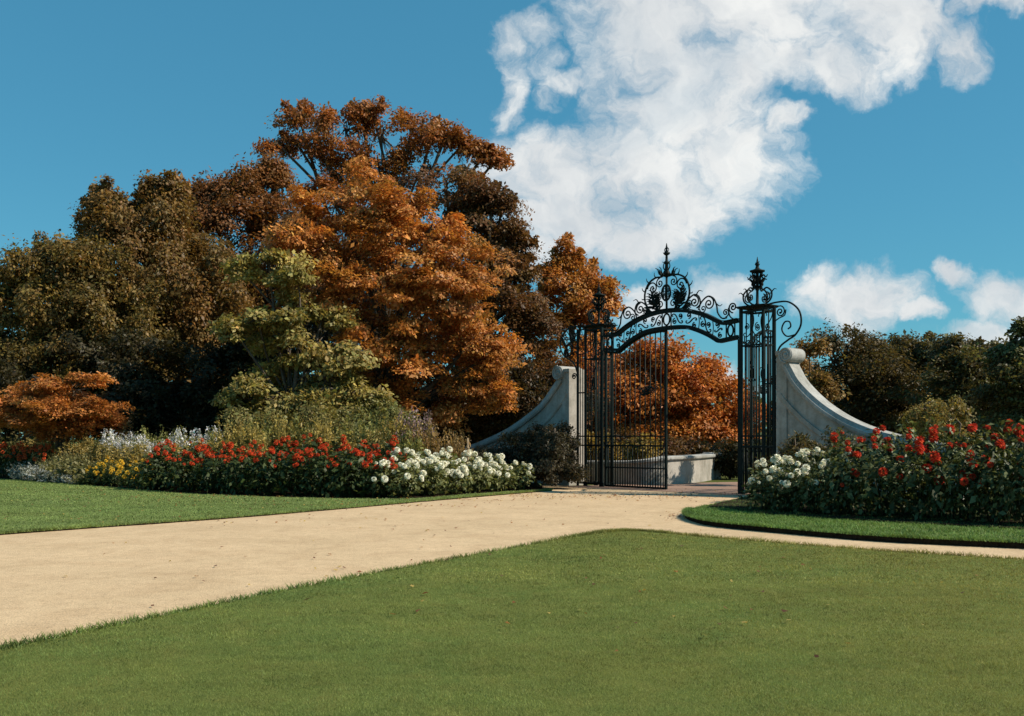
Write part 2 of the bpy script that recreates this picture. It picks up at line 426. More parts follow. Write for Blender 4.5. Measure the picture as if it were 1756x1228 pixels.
def tree(name, label, cat, base_px, Y, lobes, pal, n=420, rc=.6, flat=.45, leaf=.2, n_per=70, trunk_r=.3, seed=0, wr=(.8, .7, .5),
         droop=.4, aspect=.55, hang=0.0, group=None, back=.5, twigs=.5, depth=.85, lo=.62, fork=.35, per=6, spread=None, ragged=.12, shoots=()):
    r = np.random.default_rng(seed+100); leaf *= .74; n_per = int(n_per*1.55); rc *= .8
    L = []
    for l in lobes:
        px, py, rx, ry = l[:4]; dy = l[4] if len(l) > 4 else r.uniform(-.8, .8)
        s = Y/F; c = at(px, py, Y); c[1] += dy
        L.append((c, np.array((rx*s, max(.5, depth*(rx+ry)/2*s), ry*s))))
    n0 = None
    bx = (base_px-CX)/F*Y; org = np.array((bx, Y, 0.))
    CC, DD, BB = crown_clumps(L, n, r, back, lo, per, rc*1.75 if spread is None else spread, ragged)
    rf = np.ones(len(CC)); tips = []
    for (x0, y0, x1, y1) in shoots:                         # long shoots that stand out of the crown
        p0 = at(x0, y0, Y); p1 = at(x1, y1, Y+r.uniform(-.5, .5)); ln = np.linalg.norm(p1-p0); k = max(3, int(ln/.16))
        t = np.linspace(0, 1, k)[:, None]; q = p0+(p1-p0)*t+r.normal(0, .06, (k, 3))
        CC = np.concatenate((CC, q)); DD = np.concatenate((DD, np.tile((p1-p0)/ln, (k, 1)))); BB = np.concatenate((BB, np.full(k, BB.max()+1)))
        rf = np.concatenate((rf, .85-.5*t[:, 0])); tips.append((p0+(p0-p1)*.6, p1))
    root = thing(name, label, cat, org, group)
    cr = link(bpy.data.objects.new('crown', foliage_mesh('crown', CC, DD, rc, flat, leaf, n_per, pal, r, wr, droop, aspect, 1.3, hang, org, BB, rf)), root)
    top = max(c[2] for c, _ in L); cen = np.mean([c for c, _ in L], axis=0)
    mb = MB()
    hgt = min(top*.66, cen[2]*1.0)
    tp = smooth_poly([org+(0, 0, -.1), org+((cen[0]-bx)*.15, 0, hgt*.35), org+((cen[0]-bx)*.45, 0, hgt*.7), np.array((cen[0], Y, hgt))], 5)
    tr = np.linspace(trunk_r, trunk_r*.35, len(tp)); tr[0] *= 1.5; tr[1] *= 1.15
    mb.tube(tp, tr, 9)
    for (c, R) in L:
        i = min(len(tp)-2, int(len(tp)*r.uniform(fork, .85))); s = tp[i]
        if c[2] < s[2]: i = max(2, int(len(tp)*.3)); s = tp[i]
        mid = (s+c)/2+r.normal(0, .25, 3)+(0, 0, .3)
        e = c+(c-s)/(np.linalg.norm(c-s)+1e-6)*R[2]*.4
        b = smooth_poly([s, mid, c, e], 4)
        mb.tube(b, np.linspace(tr[i]*.5, .025, len(b)), 5)
        d = np.linalg.norm(CC-c, axis=1); near = np.argsort(d)[:int(10*twigs*2)]
        for q in near:
            p = CC[q]; m2 = (c+p)/2+r.normal(0, .15, 3)
            mb.tube([c+(e-c)*r.uniform(-.3, .6), m2, p], [.035, .022, .008], 3)
    for p0, p1 in tips: mb.tube([p0, (p0+p1)/2, p1], [.035, .022, .008], 4)
    mb.build('trunk', BARK, root)
    return root

# ------------------------------------------------------------ camera, light, sky
cam = bpy.data.cameras.new('camera'); co = bpy.data.objects.new('camera', cam); COL.objects.link(co)
co.location = (0, 0, EYE); co.rotation_euler = (PI/2, 0, 0)
cam.sensor_width = 36; cam.lens = 36*F/1756; cam.shift_y = (HY-614)/1756; cam.clip_end = 3000; cam.clip_start = .1
scene.camera = co
SUN = np.array((.90, -.20, 0)); SUN /= np.linalg.norm(SUN); EL = math.radians(42)
sdir = Vector((SUN[0]*math.cos(EL), SUN[1]*math.cos(EL), math.sin(EL)))
sl = bpy.data.lights.new('sun', 'SUN'); sl.energy = 5.0; sl.angle = math.radians(.53); sl.color = (1, .90, .74)
so = bpy.data.objects.new('sun', sl); COL.objects.link(so); so.location = (30, 5, 40)
so.rotation_euler = sdir.to_track_quat('Z', 'Y').to_euler()

def world():
    w = bpy.data.worlds.new('World'); scene.world = w; w.use_nodes = True
    nt = w.node_tree; nt.nodes.clear()
    out = nt.nodes.new('ShaderNodeOutputWorld'); bg = nt.nodes.new('ShaderNodeBackground')
    nt.links.new(bg.outputs[0], out.inputs[0])
    sky = nt.nodes.new('ShaderNodeTexSky'); sky.sky_type = 'NISHITA'; sky.sun_disc = False
    sky.sun_elevation = EL; sky.sun_rotation = math.atan2(SUN[0], SUN[1]); sky.air_density = 1.0; sky.dust_density = .2; sky.ozone_density = 1.6
    tc = nt.nodes.new('ShaderNodeTexCoord')
    def M(op, a, b=None, c=None):
        n = nt.nodes.new('ShaderNodeMath'); n.operation = op
        for s, v in zip(n.inputs, (a, b, c)):
            if v is None: continue
            if hasattr(v, 'links'): nt.links.new(v, s)
            else: s.default_value = v
        return n.outputs[0]
    def VM(op, a, b=None):
        n = nt.nodes.new('ShaderNodeVectorMath'); n.operation = op
        for s, v in zip(n.inputs, (a, b)):
            if v is None: continue
            if hasattr(v, 'links'): nt.links.new(v, s)
            else: s.default_value = v
        return n.outputs['Value'] if op == 'DOT_PRODUCT' else n.outputs[0]
    sp = nt.nodes.new('ShaderNodeSeparateXYZ'); nt.links.new(tc.outputs['Generated'], sp.inputs[0])
    yy = M('MAXIMUM', sp.outputs[1], .02)
    cb = nt.nodes.new('ShaderNodeCombineXYZ')
    nt.links.new(M('DIVIDE', sp.outputs[0], yy), cb.inputs[0]); nt.links.new(M('DIVIDE', sp.outputs[2], yy), cb.inputs[1])
    def NZ(vec, scale, detail, rough, off):
        n = nt.nodes.new('ShaderNodeTexNoise'); n.inputs['Scale'].default_value = scale
        n.inputs['Detail'].default_value = detail; n.inputs['Roughness'].default_value = rough
        nt.links.new(VM('ADD', vec, off), n.inputs['Vector']); return n
    w1 = NZ(cb.outputs[0], 9, 3, .55, (3, 1, 0))
    wv = VM('MULTIPLY', VM('SUBTRACT', w1.outputs['Color'], (.5, .5, .5)), (.095, .075, 0))
    q = VM('ADD', cb.outputs[0], wv)
    w2 = NZ(cb.outputs[0], 34, 4, .6, (5, 3, 0))
    q = VM('ADD', q, VM('MULTIPLY', VM('SUBTRACT', w2.outputs['Color'], (.5, .5, .5)), (.035, .03, 0)))
    blobs = [(1240, 15, 250, 90), (1480, 40, 170, 85), (1440, 120, 75, 50), (1110, 70, 95, 110), (1630, 82, 44, 46), (1700, 5, 90, 26), (1060, 20, 60, 60),
             (1170, 195, 150, 75), (1250, 265, 110, 75), (1090, 290, 155, 95), (935, 285, 95, 60), (1170, 345, 120, 55), (1000, 375, 160, 68), (890, 300, 60, 40),
             (1090, 410, 95, 42), (930, 440, 65, 50), (882, 140, 36, 80, .5), (880, 80, 40, 40, .4), (915, 60, 60, 36, .3), (930, 120, 60, 50, .1), (985, 142, 60, 24, .6), (955, 170, 40, 24, .35), (1200, 120, 150, 70), (1330, 110, 70, 50),
             (1360, 215, 40, 26), (1465, 510, 105, 56), (1400, 490, 50, 30), (1245, 500, 52, 32), (1735, 500, 85, 42), (1640, 462, 40, 22),
             (1690, 575, 80, 28), (1575, 535, 34, 18), (1235, 640, 50, 28), (1100, 520, 50, 30), (2200, 300, 300, 150), (700, -350, 420, 130), (1500, -300, 300, 160)]
    fld = None
    for (px, py, rx, ry, *am) in blobs:
        c = ((px-CX)/F, (HY-py)/F, 0)
        d = VM('MULTIPLY', VM('SUBTRACT', q, c), (F/(rx*1.18), F/(ry*1.18), 0))
        v = M('SUBTRACT', am[0] if am else 1.0, VM('DOT_PRODUCT', d, d))
        fld = v if fld is None else M('MAXIMUM', fld, v)
    fld = M('MAXIMUM', fld, -1.5)
    n2 = NZ(q, 14, 10, .66, (7, 2, 0)); n3 = NZ(q, 5, 5, .6, (1, 9, 0))
    tot = M('ADD', fld, M('MULTIPLY', M('SUBTRACT', n2.outputs[0], .5), 3.0))
    mr = nt.nodes.new('ShaderNodeMapRange'); mr.interpolation_type = 'SMOOTHSTEP'
    mr.inputs[1].default_value = -.3; mr.inputs[2].default_value = .95
    nt.links.new(tot, mr.inputs[0])
    thin = nt.nodes.new('ShaderNodeMapRange'); thin.inputs[1].default_value = .34; thin.inputs[2].default_value = .52; thin.inputs[3].default_value = .78; thin.inputs[4].default_value = .97
    nt.links.new(NZ(q, 7, 6, .6, (4, 4, 0)).outputs[0], thin.inputs[0])
    mask = M('MULTIPLY', mr.outputs[0], thin.outputs[0])
    sepn = M('ADD', M('MULTIPLY', n3.outputs[0], .65), M('MULTIPLY', n2.outputs[0], .35))
    cc = ramp(nt, sepn, [(.36, (4.1, 4.5, 4.85)), (.48, (5.5, 5.7, 5.8)), (.60, (6.9, 6.95, 6.8))])
    tint = mixc(nt, .55, mixc(nt, 1.0, sky.outputs[0], SKY_TINT, 'MULTIPLY'), (.38, 1.98, 3.35))
    col = mixc(nt, mask, tint, cc)
    nt.links.new(col, bg.inputs[0]); bg.inputs[1].default_value = SKY_STR
    w.cycles.sampling_method = 'MANUAL'; w.cycles.sample_map_resolution = 1024
SKY_TINT = (.46, .94, .92); SKY_STR = .105
world()
vs = scene.view_settings; vs.view_transform = 'Standard'; vs.look = 'None'; vs.exposure = .35; vs.gamma = 1
scene.cycles.max_bounces = 6; scene.cycles.transparent_max_bounces = 4; scene.cycles.use_denoising = True

# ------------------------------------------------------------ trees
OLIVE = [(.21, .135, .036), (.12, .09, .026), (.28, .17, .045), (.075, .065, .022)]
OLIVE2 = [(.18, .11, .032), (.10, .075, .024), (.25, .145, .04), (.20, .095, .03)]
REDBR = [(.21, .085, .028), (.27, .10, .028), (.14, .065, .024), (.24, .13, .04)]
COPPER = [(.32, .11, .032), (.38, .14, .04), (.23, .08, .028), (.30, .16, .045)]
ORANGE = [(.55, .215, .052), (.44, .155, .042), (.62, .30, .07), (.32, .105, .034), (.46, .25, .07)]
DARKRED = [(.13, .055, .026), (.18, .075, .03), (.11, .065, .028), (.16, .095, .03)]
LIME = [(.42, .33, .10), (.32, .26, .08), (.48, .36, .11), (.27, .22, .07)]
DKGREEN = [(.045, .038, .016), (.06, .048, .02), (.035, .03, .013)]  # dark leaves; also carries the deep shadow under the left trees
RGREEN = [(.085, .065, .024), (.065, .055, .02), (.12, .085, .03), (.085, .058, .024)]
PALEG = [(.24, .26, .10), (.18, .20, .08), (.30, .30, .13)]
TG = 'autumn trees behind the left flower bed'
tree('broadleaf_tree', 'low domed olive brown tree at the left end of the tree group', 'tree', 110, 42,
     [(100, 520, 95, 95), (55, 500, 60, 62), (165, 478, 72, 62), (25, 590, 70, 80), (120, 620, 100, 80), (205, 560, 80, 80), (0, 540, 45, 55), (130, 445, 70, 28), (30, 470, 30, 18), (60, 440, 40, 16)],
     OLIVE, n=560, spread=.75, rc=.62, flat=.6, leaf=.2, n_per=78, trunk_r=.35, shoots=[(70, 440, 72, 410), (50, 450, 26, 440), (100, 430, 112, 412), (30, 480, 6, 465), (140, 430, 150, 410), (20, 510, -4, 500)], seed=1, wr=(.8, .5, .7), droop=1.0, hang=.35, group=TG)
tree('broadleaf_tree', 'taller olive brown tree with spiky top shoots behind the low domed tree', 'tree', 262, 45,
     [(205, 390, 50, 55), (170, 345, 22, 26), (152, 372, 16, 14), (182, 325, 8, 16), (265, 375, 58, 48), (262, 318, 9, 26), (293, 318, 10, 24), (305, 345, 10, 22), (292, 432, 56, 82), (240, 470, 100, 95),
      (335, 500, 85, 85), (300, 570, 110, 80), (370, 570, 60, 60), (215, 350, 22, 20)],
     OLIVE2, n=740, spread=.5, rc=.6, flat=.75, leaf=.2, n_per=78, trunk_r=.4, shoots=[(178, 350, 182, 308), (165, 365, 150, 342), (160, 378, 138, 370), (170, 350, 160, 322), (262, 350, 258, 303), (270, 350, 275, 312), (288, 352, 292, 296), (300, 350, 309, 316), (215, 365, 205, 338), (235, 360, 240, 332), (200, 360, 196, 332), (250, 350, 246, 318)], seed=2, wr=(.8, .5, .7), droop=1.1, hang=.45, group=TG)
tree('broadleaf_tree', 'dark red brown tree between the olive tree and the tall copper tree', 'tree', 430, 51,
     [(375, 350, 42, 36), (350, 335, 10, 14), (425, 345, 52, 40), (462, 315, 26, 32), (468, 285, 12, 14), (400, 420, 90, 75), (478, 398, 56, 54), (460, 450, 80, 75), (395, 520, 60, 70), (440, 315, 16, 16)],
     REDBR, n=480, spread=.55, rc=.8, flat=.6, leaf=.22, n_per=72, trunk_r=.4, shoots=[(345, 370, 326, 318), (355, 365, 343, 313), (370, 350, 360, 316), (385, 345, 384, 312), (400, 340, 406, 312), (425, 330, 420, 298), (460, 300, 456, 274), (470, 300, 480, 283), (440, 330, 436, 302), (335, 375, 318, 340)], seed=3, droop=.5, group=TG)
tree('broadleaf_tree', 'tallest copper red tree with open crown above the orange tree', 'tree', 640, 54,
     [(512, 205, 26, 24), (505, 240, 26, 16), (480, 252, 16, 8), (548, 245, 46, 36), (595, 230, 56, 38), (618, 190, 26, 14), (640, 200, 30, 20), (655, 240, 56, 42), (705, 215, 34, 26), (735, 240, 36, 24), (760, 255, 42, 30),
      (800, 240, 32, 16), (830, 258, 22, 12), (850, 270, 12, 8), (650, 282, 40, 30), (715, 305, 34, 20), (800, 296, 30, 26), (600, 380, 110, 80), (640, 320, 50, 40), (560, 275, 20, 18)],
     COPPER, n=500, spread=.6, rc=.62, flat=.6, leaf=.22, n_per=56, trunk_r=.5, shoots=[(510, 200, 490, 180), (530, 195, 516, 176), (490, 250, 464, 250), (500, 235, 482, 225), (625, 190, 608, 178), (635, 195, 658, 177), (700, 205, 688, 193), (830, 250, 860, 266), (815, 245, 842, 250), (770, 240, 782, 222), (560, 215, 556, 195), (740, 225, 748, 206)], seed=4, droop=.4, group=TG, twigs=.7, lo=.3, depth=.7)
tree('spruce_like_tree', 'dark red brown tree with pointed side branches behind the orange tree', 'tree', 800, 49,
     [(765, 330, 60, 45), (820, 365, 46, 40), (845, 345, 24, 9), (862, 352, 14, 7), (860, 395, 30, 16), (820, 440, 56, 60), (872, 430, 32, 16), (893, 415, 18, 7), (890, 470, 26, 10), (850, 500, 60, 50), (800, 540, 60, 80), (880, 555, 55, 50),
      (885, 610, 50, 55), (905, 520, 16, 10), (850, 640, 70, 50), (930, 625, 40, 40), (900, 680, 80, 50)],
     DARKRED, n=640, rc=.7, spread=.75, flat=.5, leaf=.22, n_per=72, trunk_r=.4, shoots=[(840, 360, 876, 336), (850, 400, 888, 384), (865, 435, 914, 410), (880, 472, 914, 462), (875, 450, 908, 442), (830, 350, 848, 318), (880, 500, 905, 492), (870, 420, 896, 396)], seed=5, droop=.5, group=TG)
tree('maple_tree', 'big orange maple with layered sprays in the middle of the tree group', 'tree', 655, 37.5,
     [(630, 325, 40, 34), (585, 365, 60, 40), (665, 370, 56, 42), (610, 420, 80, 50), (690, 430, 80, 56), (740, 400, 30, 30), (760, 455, 60, 46), (640, 490, 90, 56), (730, 520, 90, 60), (800, 510, 44, 46), (825, 480, 16, 24),
      (640, 570, 90, 56), (745, 590, 100, 56), (820, 570, 44, 40), (845, 610, 34, 30), (660, 640, 80, 50), (760, 655, 90, 40), (820, 655, 40, 26), (720, 700, 66, 32), (790, 695, 44, 18), (560, 440, 60, 44), (600, 500, 60, 50), (530, 400, 40, 36)],
     ORANGE, n=860, rc=.52, flat=.34, leaf=.17, n_per=88, trunk_r=.3, seed=6, droop=.35, group=TG, wr=(.65, .85, .5))
tree('light_green_tree', 'yellow green broadleaf tree with tiered sprays in front of the orange maple', 'tree', 500, 34.5,
     [(455, 450, 54, 20, .5), (505, 470, 34, 14, .4), (400, 456, 16, 10, .6), (450, 552, 54, 26, -.6), (402, 562, 18, 11, -.4), (545, 590, 36, 17, -.3), (578, 614, 34, 18, -.4), (520, 616, 26, 13, .2), (566, 648, 48, 22, -.5),
      (442, 660, 26, 15, -.7), (416, 678, 20, 12, -.8), (470, 690, 36, 16, -.8), (512, 684, 42, 22, -.4), (562, 692, 40, 22, -.5), (612, 676, 34, 22, -.4), (625, 710, 34, 24, -.4), (585, 722, 40, 24, -.3), (500, 722, 50, 22, -.4), (440, 716, 36, 20, -.5),
      (500, 520, 40, 18, .9), (480, 590, 50, 26, 1.0), (540, 650, 60, 36, 1.0), (480, 660, 50, 30, 1.0), (600, 690, 40, 30, .8), (545, 545, 30, 18, .7)],
     LIME+[(.15, .15, .05), (.10, .11, .04)], n=400, rc=.5, spread=.6, flat=.42, leaf=.19, n_per=78, trunk_r=.16, seed=7, droop=.45, aspect=.6, group=TG, lo=.4)
tree('japanese_maple', 'small orange japanese maple low at the left edge behind the border', 'tree', 105, 35.5,
     [(110, 668, 82, 26), (60, 690, 48, 30), (160, 695, 42, 26), (110, 705, 80, 24), (150, 655, 40, 16), (75, 650, 40, 14), (60, 722, 46, 14), (150, 725, 50, 14), (25, 700, 24, 16), (110, 738, 40, 10)],
     [(.55, .22, .055), (.46, .20, .055), (.40, .15, .045)], n=330, rc=.42, flat=.25, leaf=.13, n_per=90, trunk_r=.09, seed=8, droop=.3, wr=(.5, 1, .4))
tree('broadleaf_tree', 'slender orange tree standing alone just left of the iron gate', 'tree', 985, 56,
     [(970, 420, 10, 18), (962, 452, 20, 26), (985, 462, 18, 24), (970, 490, 34, 30), (1008, 482, 18, 24), (1028, 496, 12, 12), (975, 530, 50, 34), (1015, 535, 30, 36), (935, 535, 26, 30), (985, 580, 60, 40), (985, 630, 66, 46), (960, 680, 60, 46)],
     [(.48, .18, .042), (.40, .135, .032), (.54, .26, .06), (.36, .19, .05)], n=460, spread=.5, rc=.65, flat=.6, leaf=.24, n_per=62, trunk_r=.3, shoots=[(970, 430, 972, 403), (985, 455, 996, 428), (1005, 475, 1020, 448), (1020, 498, 1048, 484), (960, 450, 952, 428), (1030, 510, 1052, 508), (940, 470, 925, 455)], seed=9, droop=.5)
tree('broadleaf_tree', 'rounded bright orange tree seen through the open gate', 'tree', 1150, 52,
     [(1085, 640, 60, 50), (1160, 648, 46, 40), (1195, 640, 26, 26), (1205, 680, 46, 46), (1238, 705, 34, 46), (1120, 700, 90, 56), (1190, 740, 80, 36), (1060, 700, 55, 60), (1110, 615, 50, 26), (1060, 650, 50, 40), (1120, 655, 60, 40), (1050, 740, 60, 30), (1120, 745, 60, 30), (1020, 680, 40, 50), (1090, 690, 50, 40)],
     [(.54, .19, .042), (.44, .145, .034), (.56, .25, .06), (.34, .11, .03)], n=640, lo=.3, rc=.75, flat=.55, leaf=.24, n_per=70, trunk_r=.3, seed=10, droop=.4)
RG = 'dark trees behind the right wall'
tree('yew_tree', 'dark rounded tree right behind the right scroll wall', 'tree', 1440, 42,
     [(1425, 618, 50, 44), (1408, 596, 30, 18), (1450, 598, 42, 24), (1488, 630, 44, 42), (1430, 680, 85, 60), (1510, 680, 50, 60), (1470, 730, 90, 30)],
     RGREEN, n=420, spread=.6, rc=.6, flat=.6, leaf=.17, n_per=76, trunk_r=.25, seed=11, group=RG)
tree('columnar_shrub_tree', 'narrow yellow brown bush beside the scroll top of the right wall', 'tree', 1378, 31,
     [(1378, 612, 15, 30), (1382, 645, 18, 30), (1366, 650, 14, 26), (1390, 680, 18, 30)],
     [(.26, .14, .04), (.20, .11, .03), (.24, .17, .05)], n=90, rc=.3, flat=.8, leaf=.13, n_per=60, trunk_r=.05, seed=12)
tree('broadleaf_tree', 'dark hedge like tree with ragged pale tips along its top', 'tree', 1560, 44,
     [(1545, 622, 60, 34), (1585, 606, 44, 20), (1510, 612, 36, 20), (1550, 600, 30, 12), (1620, 618, 54, 32), (1650, 612, 30, 18), (1565, 685, 85, 55), (1640, 690, 50, 60), (1600, 735, 90, 26)],
     RGREEN+[(.10, .11, .035)], n=430, rc=.6, flat=.6, leaf=.19, n_per=72, trunk_r=.25, shoots=[(1500, 600, 1496, 585), (1530, 598, 1534, 578), (1560, 596, 1556, 580), (1590, 592, 1594, 572), (1620, 602, 1618, 586)], seed=13, group=RG)
tree('broadleaf_tree', 'tree with pale green leaf clusters near the right edge', 'tree', 1690, 38,
     [(1655, 606, 38, 18, -.6), (1705, 616, 40, 22, -.6), (1640, 594, 16, 8), (1680, 640, 60, 36), (1690, 690, 80, 60), (1745, 650, 40, 46), (1650, 700, 60, 60), (1700, 740, 80, 30)],
     RGREEN+PALEG[:1], n=360, rc=.55, flat=.55, leaf=.18, n_per=74, trunk_r=.2, shoots=[(1650, 600, 1644, 580), (1670, 600, 1676, 584), (1700, 605, 1704, 588), (1640, 596, 1630, 580)], seed=14, group=RG)
tree('broadleaf_tree', 'leafy tree cut off by the right edge behind the dahlias', 'tree', 1800, 34,
     [(1756, 560, 10, 6), (1748, 605, 24, 14), (1795, 620, 50, 34), (1775, 680, 60, 60), (1840, 650, 60, 60), (1735, 640, 30, 26)],
     RGREEN+PALEG[:2], n=300, rc=.5, flat=.55, leaf=.17, n_per=72, trunk_r=.2, shoots=[(1740, 600, 1736, 585), (1758, 575, 1752, 548)], seed=15, group=RG)
# shrubs; the dark ones under the trees are added for the deep shadow there
def shrub(name, label, base_px, Y, lobes, pal, seed, n=150, rc=.5, leaf=.16, n_per=70, cat='shrub', group=None, flat=.7, **k):
    return tree(name, label, cat, base_px, Y, lobes, pal, n=n, rc=rc, flat=flat, leaf=leaf, n_per=n_per, trunk_r=.06, seed=seed, group=group, **k)
GS = 'olive green shrubs below the light green tree'
shrub('leafy_shrub', 'olive green leafy shrub below the orange maple', 650, 33.5, [(635, 712, 34, 26), (672, 726, 28, 24), (610, 732, 34, 26), (650, 748, 46, 20)], [(.20, .19, .06), (.15, .15, .05), (.26, .23, .08)], 51, n=150, rc=.34, leaf=.13, group=GS)
shrub('leafy_shrub', 'olive green leafy shrub at the foot of the yellow green tree', 530, 33, [(480, 735, 50, 24), (540, 735, 46, 28), (430, 730, 40, 24), (580, 740, 36, 24)], [(.20, .18, .06), (.15, .14, .05), (.26, .22, .08)], 52, n=150, rc=.34, leaf=.13, group=GS)
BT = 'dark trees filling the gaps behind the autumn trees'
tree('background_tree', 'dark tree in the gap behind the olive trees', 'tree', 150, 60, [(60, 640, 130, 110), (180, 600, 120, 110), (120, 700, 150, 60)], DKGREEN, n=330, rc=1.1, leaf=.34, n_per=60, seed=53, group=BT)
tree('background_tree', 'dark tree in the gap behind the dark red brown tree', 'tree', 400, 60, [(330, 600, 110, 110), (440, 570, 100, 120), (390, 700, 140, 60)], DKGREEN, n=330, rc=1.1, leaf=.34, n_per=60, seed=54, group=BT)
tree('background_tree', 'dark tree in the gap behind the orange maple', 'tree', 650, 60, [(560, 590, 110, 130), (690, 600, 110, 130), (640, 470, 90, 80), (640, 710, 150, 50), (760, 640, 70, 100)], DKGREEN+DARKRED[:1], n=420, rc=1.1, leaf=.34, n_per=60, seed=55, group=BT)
US = 'dark shrubs added for the deep shadow under the trees'
shrub('shade_shrub', 'near black shrub added for the deep shadow under the olive trees', 300, 39.5, [(270, 660, 80, 75), (340, 660, 70, 70), (400, 650, 60, 70), (300, 720, 110, 50)], DKGREEN, 31, n=330, leaf=.2, group=US)
shrub('shade_shrub', 'dark shrub added for shadow at the left edge behind the japanese maple', 30, 40, [(20, 680, 80, 70), (-40, 660, 60, 80), (110, 640, 80, 60), (180, 680, 60, 70)], DKGREEN, 32, n=320, leaf=.2, group=US)
shrub('shade_shrub', 'dark shrub added for shadow, hidden behind the yellow green tree', 500, 39.5, [(460, 640, 80, 80), (560, 660, 80, 80), (650, 690, 80, 60), (500, 720, 110, 45)], DKGREEN, 33, n=320, leaf=.2, group=US)
shrub('shade_shrub', 'dark shrub added for shadow under the orange maple behind the left wall wing', 810, 40.5, [(760, 710, 70, 45), (830, 700, 70, 50), (900, 700, 60, 50), (960, 700, 50, 60)], DKGREEN+DARKRED[:1], 34, n=300, leaf=.2, group=US)
shrub('clipped_bush', 'dark clipped bush against the left scroll wall beside the gate', 920, 29.6, [(948, 748, 28, 26), (925, 765, 30, 24), (905, 788, 36, 26), (965, 775, 20, 36), (945, 790, 40, 36), (960, 815, 26, 26), (878, 790, 36, 28), (885, 772, 26, 18), (850, 785, 34, 18), (826, 786, 22, 12), (905, 758, 22, 18), (925, 820, 46, 26), (855, 806, 24, 14)],
      [(.075, .062, .036), (.095, .075, .042), (.055, .048, .03)], 35, n=560, rc=.24, leaf=.09, n_per=80, spread=.2)
shrub('low_shrub', 'small dark shrub at the foot of the right wall beside the gate pier', 1345, 23, [(1345, 780, 18, 22), (1352, 805, 26, 28)], RGREEN, 36, n=60, rc=.25, leaf=.09)
shrub('low_shrub', 'dark leafy shrub in front of the right wall above the white dahlias', 1395, 22.3, [(1398, 768, 24, 18), (1428, 778, 24, 20), (1400, 796, 40, 26)], RGREEN+PALEG[1:2], 37, n=90, rc=.25, leaf=.09)
shrub('olive_conifer', 'olive yellow feathery bush rising behind the red dahlias at right', 1615, 23.5, [(1600, 712, 26, 18), (1640, 718, 20, 20), (1610, 735, 44, 26), (1615, 775, 50, 40), (1590, 700, 8, 12), (1648, 702, 8, 12)],
      [(.24, .18, .05), (.18, .14, .04), (.28, .20, .06)], 38, n=130, rc=.25, leaf=.09, flat=1.0, droop=-.8)
shrub('dark_shrub', 'small dark rounded shrub on the grass beyond the gate opening', 1252, 36, [(1252, 782, 18, 26), (1248, 800, 20, 18)], DKGREEN, 39, n=70, rc=.3, leaf=.12)
shrub('low_hedge', 'brown hedge behind the low parapet wall inside the gate', 1120, 42, [(1060, 772, 60, 22), (1130, 776, 60, 20), (1195, 778, 40, 18)], DARKRED+RGREEN[:1], 40, n=240, rc=.45, leaf=.16, cat='hedge')
shrub('golden_shrub', 'golden leaved shrub inside the gate behind the left bars', 1010, 40, [(1000, 755, 30, 26), (1040, 760, 26, 20), (1085, 762, 20, 14)], [(.36, .24, .05), (.28, .2, .05)], 41, n=90, rc=.35, leaf=.13)
# woods on the skyline, one mass
def woods():
    r = np.random.default_rng(77); CC = []; DD = []
    for px in np.arange(-900, 2700, 22):
        Y = r.uniform(105, 135); h = 7.0+2.2*math.sin(px*.013)+1.5*math.sin(px*.041+1)+r.uniform(-.8, .8)
        if 1050 < px < 1300: h = 6.8+r.uniform(-.5, .5)
        for _ in range(16):
            d = r.normal(0, 1, 3); d /= np.linalg.norm(d); d[1] = -abs(d[1])
            CC.append(((px-CX)/F*Y+d[0]*3.2, Y+d[1]*2.5, max(.6, h*.55+d[2]*h*.48))); DD.append(d)
    CC = np.array(CC); DD = np.array(DD)
    me = foliage_mesh('distant_woods', CC, DD, 1.6, .6, .6, 34, [(.07, .09, .03), (.10, .10, .03), (.05, .07, .025), (.14, .10, .03)], r, (.8, .7, .5), .4, .6)
    tag(link(bpy.data.objects.new('distant_woods', me)), 'mixed green woods on the skyline beyond the garden', 'woods', kind='stuff')
woods()
# ------------------------------------------------------------ bed plants
ORD = ['first', 'second', 'third', 'fourth', 'fifth', 'sixth', 'seventh', 'eighth', 'ninth', 'tenth', 'eleventh', 'twelfth', 'thirteenth', 'fourteenth']
def bloom_mesh(name, r_, petals, cols, rr, cup=.5):
    """a double flower head: petals in a golden-angle whorl on a dome, at the end of a short stalk (origin at the stalk's foot)"""
    V = []; C = []
    for i in range(petals):
        t = (i+.5)/petals; th = i*2.39996; ph = math.acos(1-t*1.35)                       # from the top over past the equator
        d = np.array((math.cos(th)*math.sin(ph), math.sin(th)*math.sin(ph), math.cos(ph)))
        tan = np.array((math.cos(th)*math.cos(ph), math.sin(th)*math.cos(ph), -math.sin(ph)))
        side = np.cross(d, tan); b = d*r_*.45; L = r_*(.42+.35*t)
        dirp = d*(1-cup*t)+tan*(.35+cup*t*.6); dirp /= np.linalg.norm(dirp); w = r_*.30
        V += [b, b+dirp*L*.6+side*w, b+dirp*L+d*r_*.08, b+dirp*L*.6-side*w]
        C += [np.array(cols[rr.integers(0, len(cols))])*rr.uniform(.75, 1.15)]*4
    V = np.array(V)+(0, 0, .12)
    n = len(V)//4
    S = []; SC = []
    for k in range(3):                                                                   # stalk as three thin leaves of green
        a = k*2.1; s = np.array((math.cos(a), math.sin(a), 0))*.006
        S += [s, -s, -s+(0, 0, .12), s+(0, 0, .12)]; SC += [np.array((.06, .09, .03))]*4
    V = np.concatenate((V, S)); C = np.concatenate((C, SC))
    return np_mesh(name, V, np.arange(len(V)).reshape(-1, 4), PETAL, np.clip(C, 0, .9))
rb = np.random.default_rng(50)
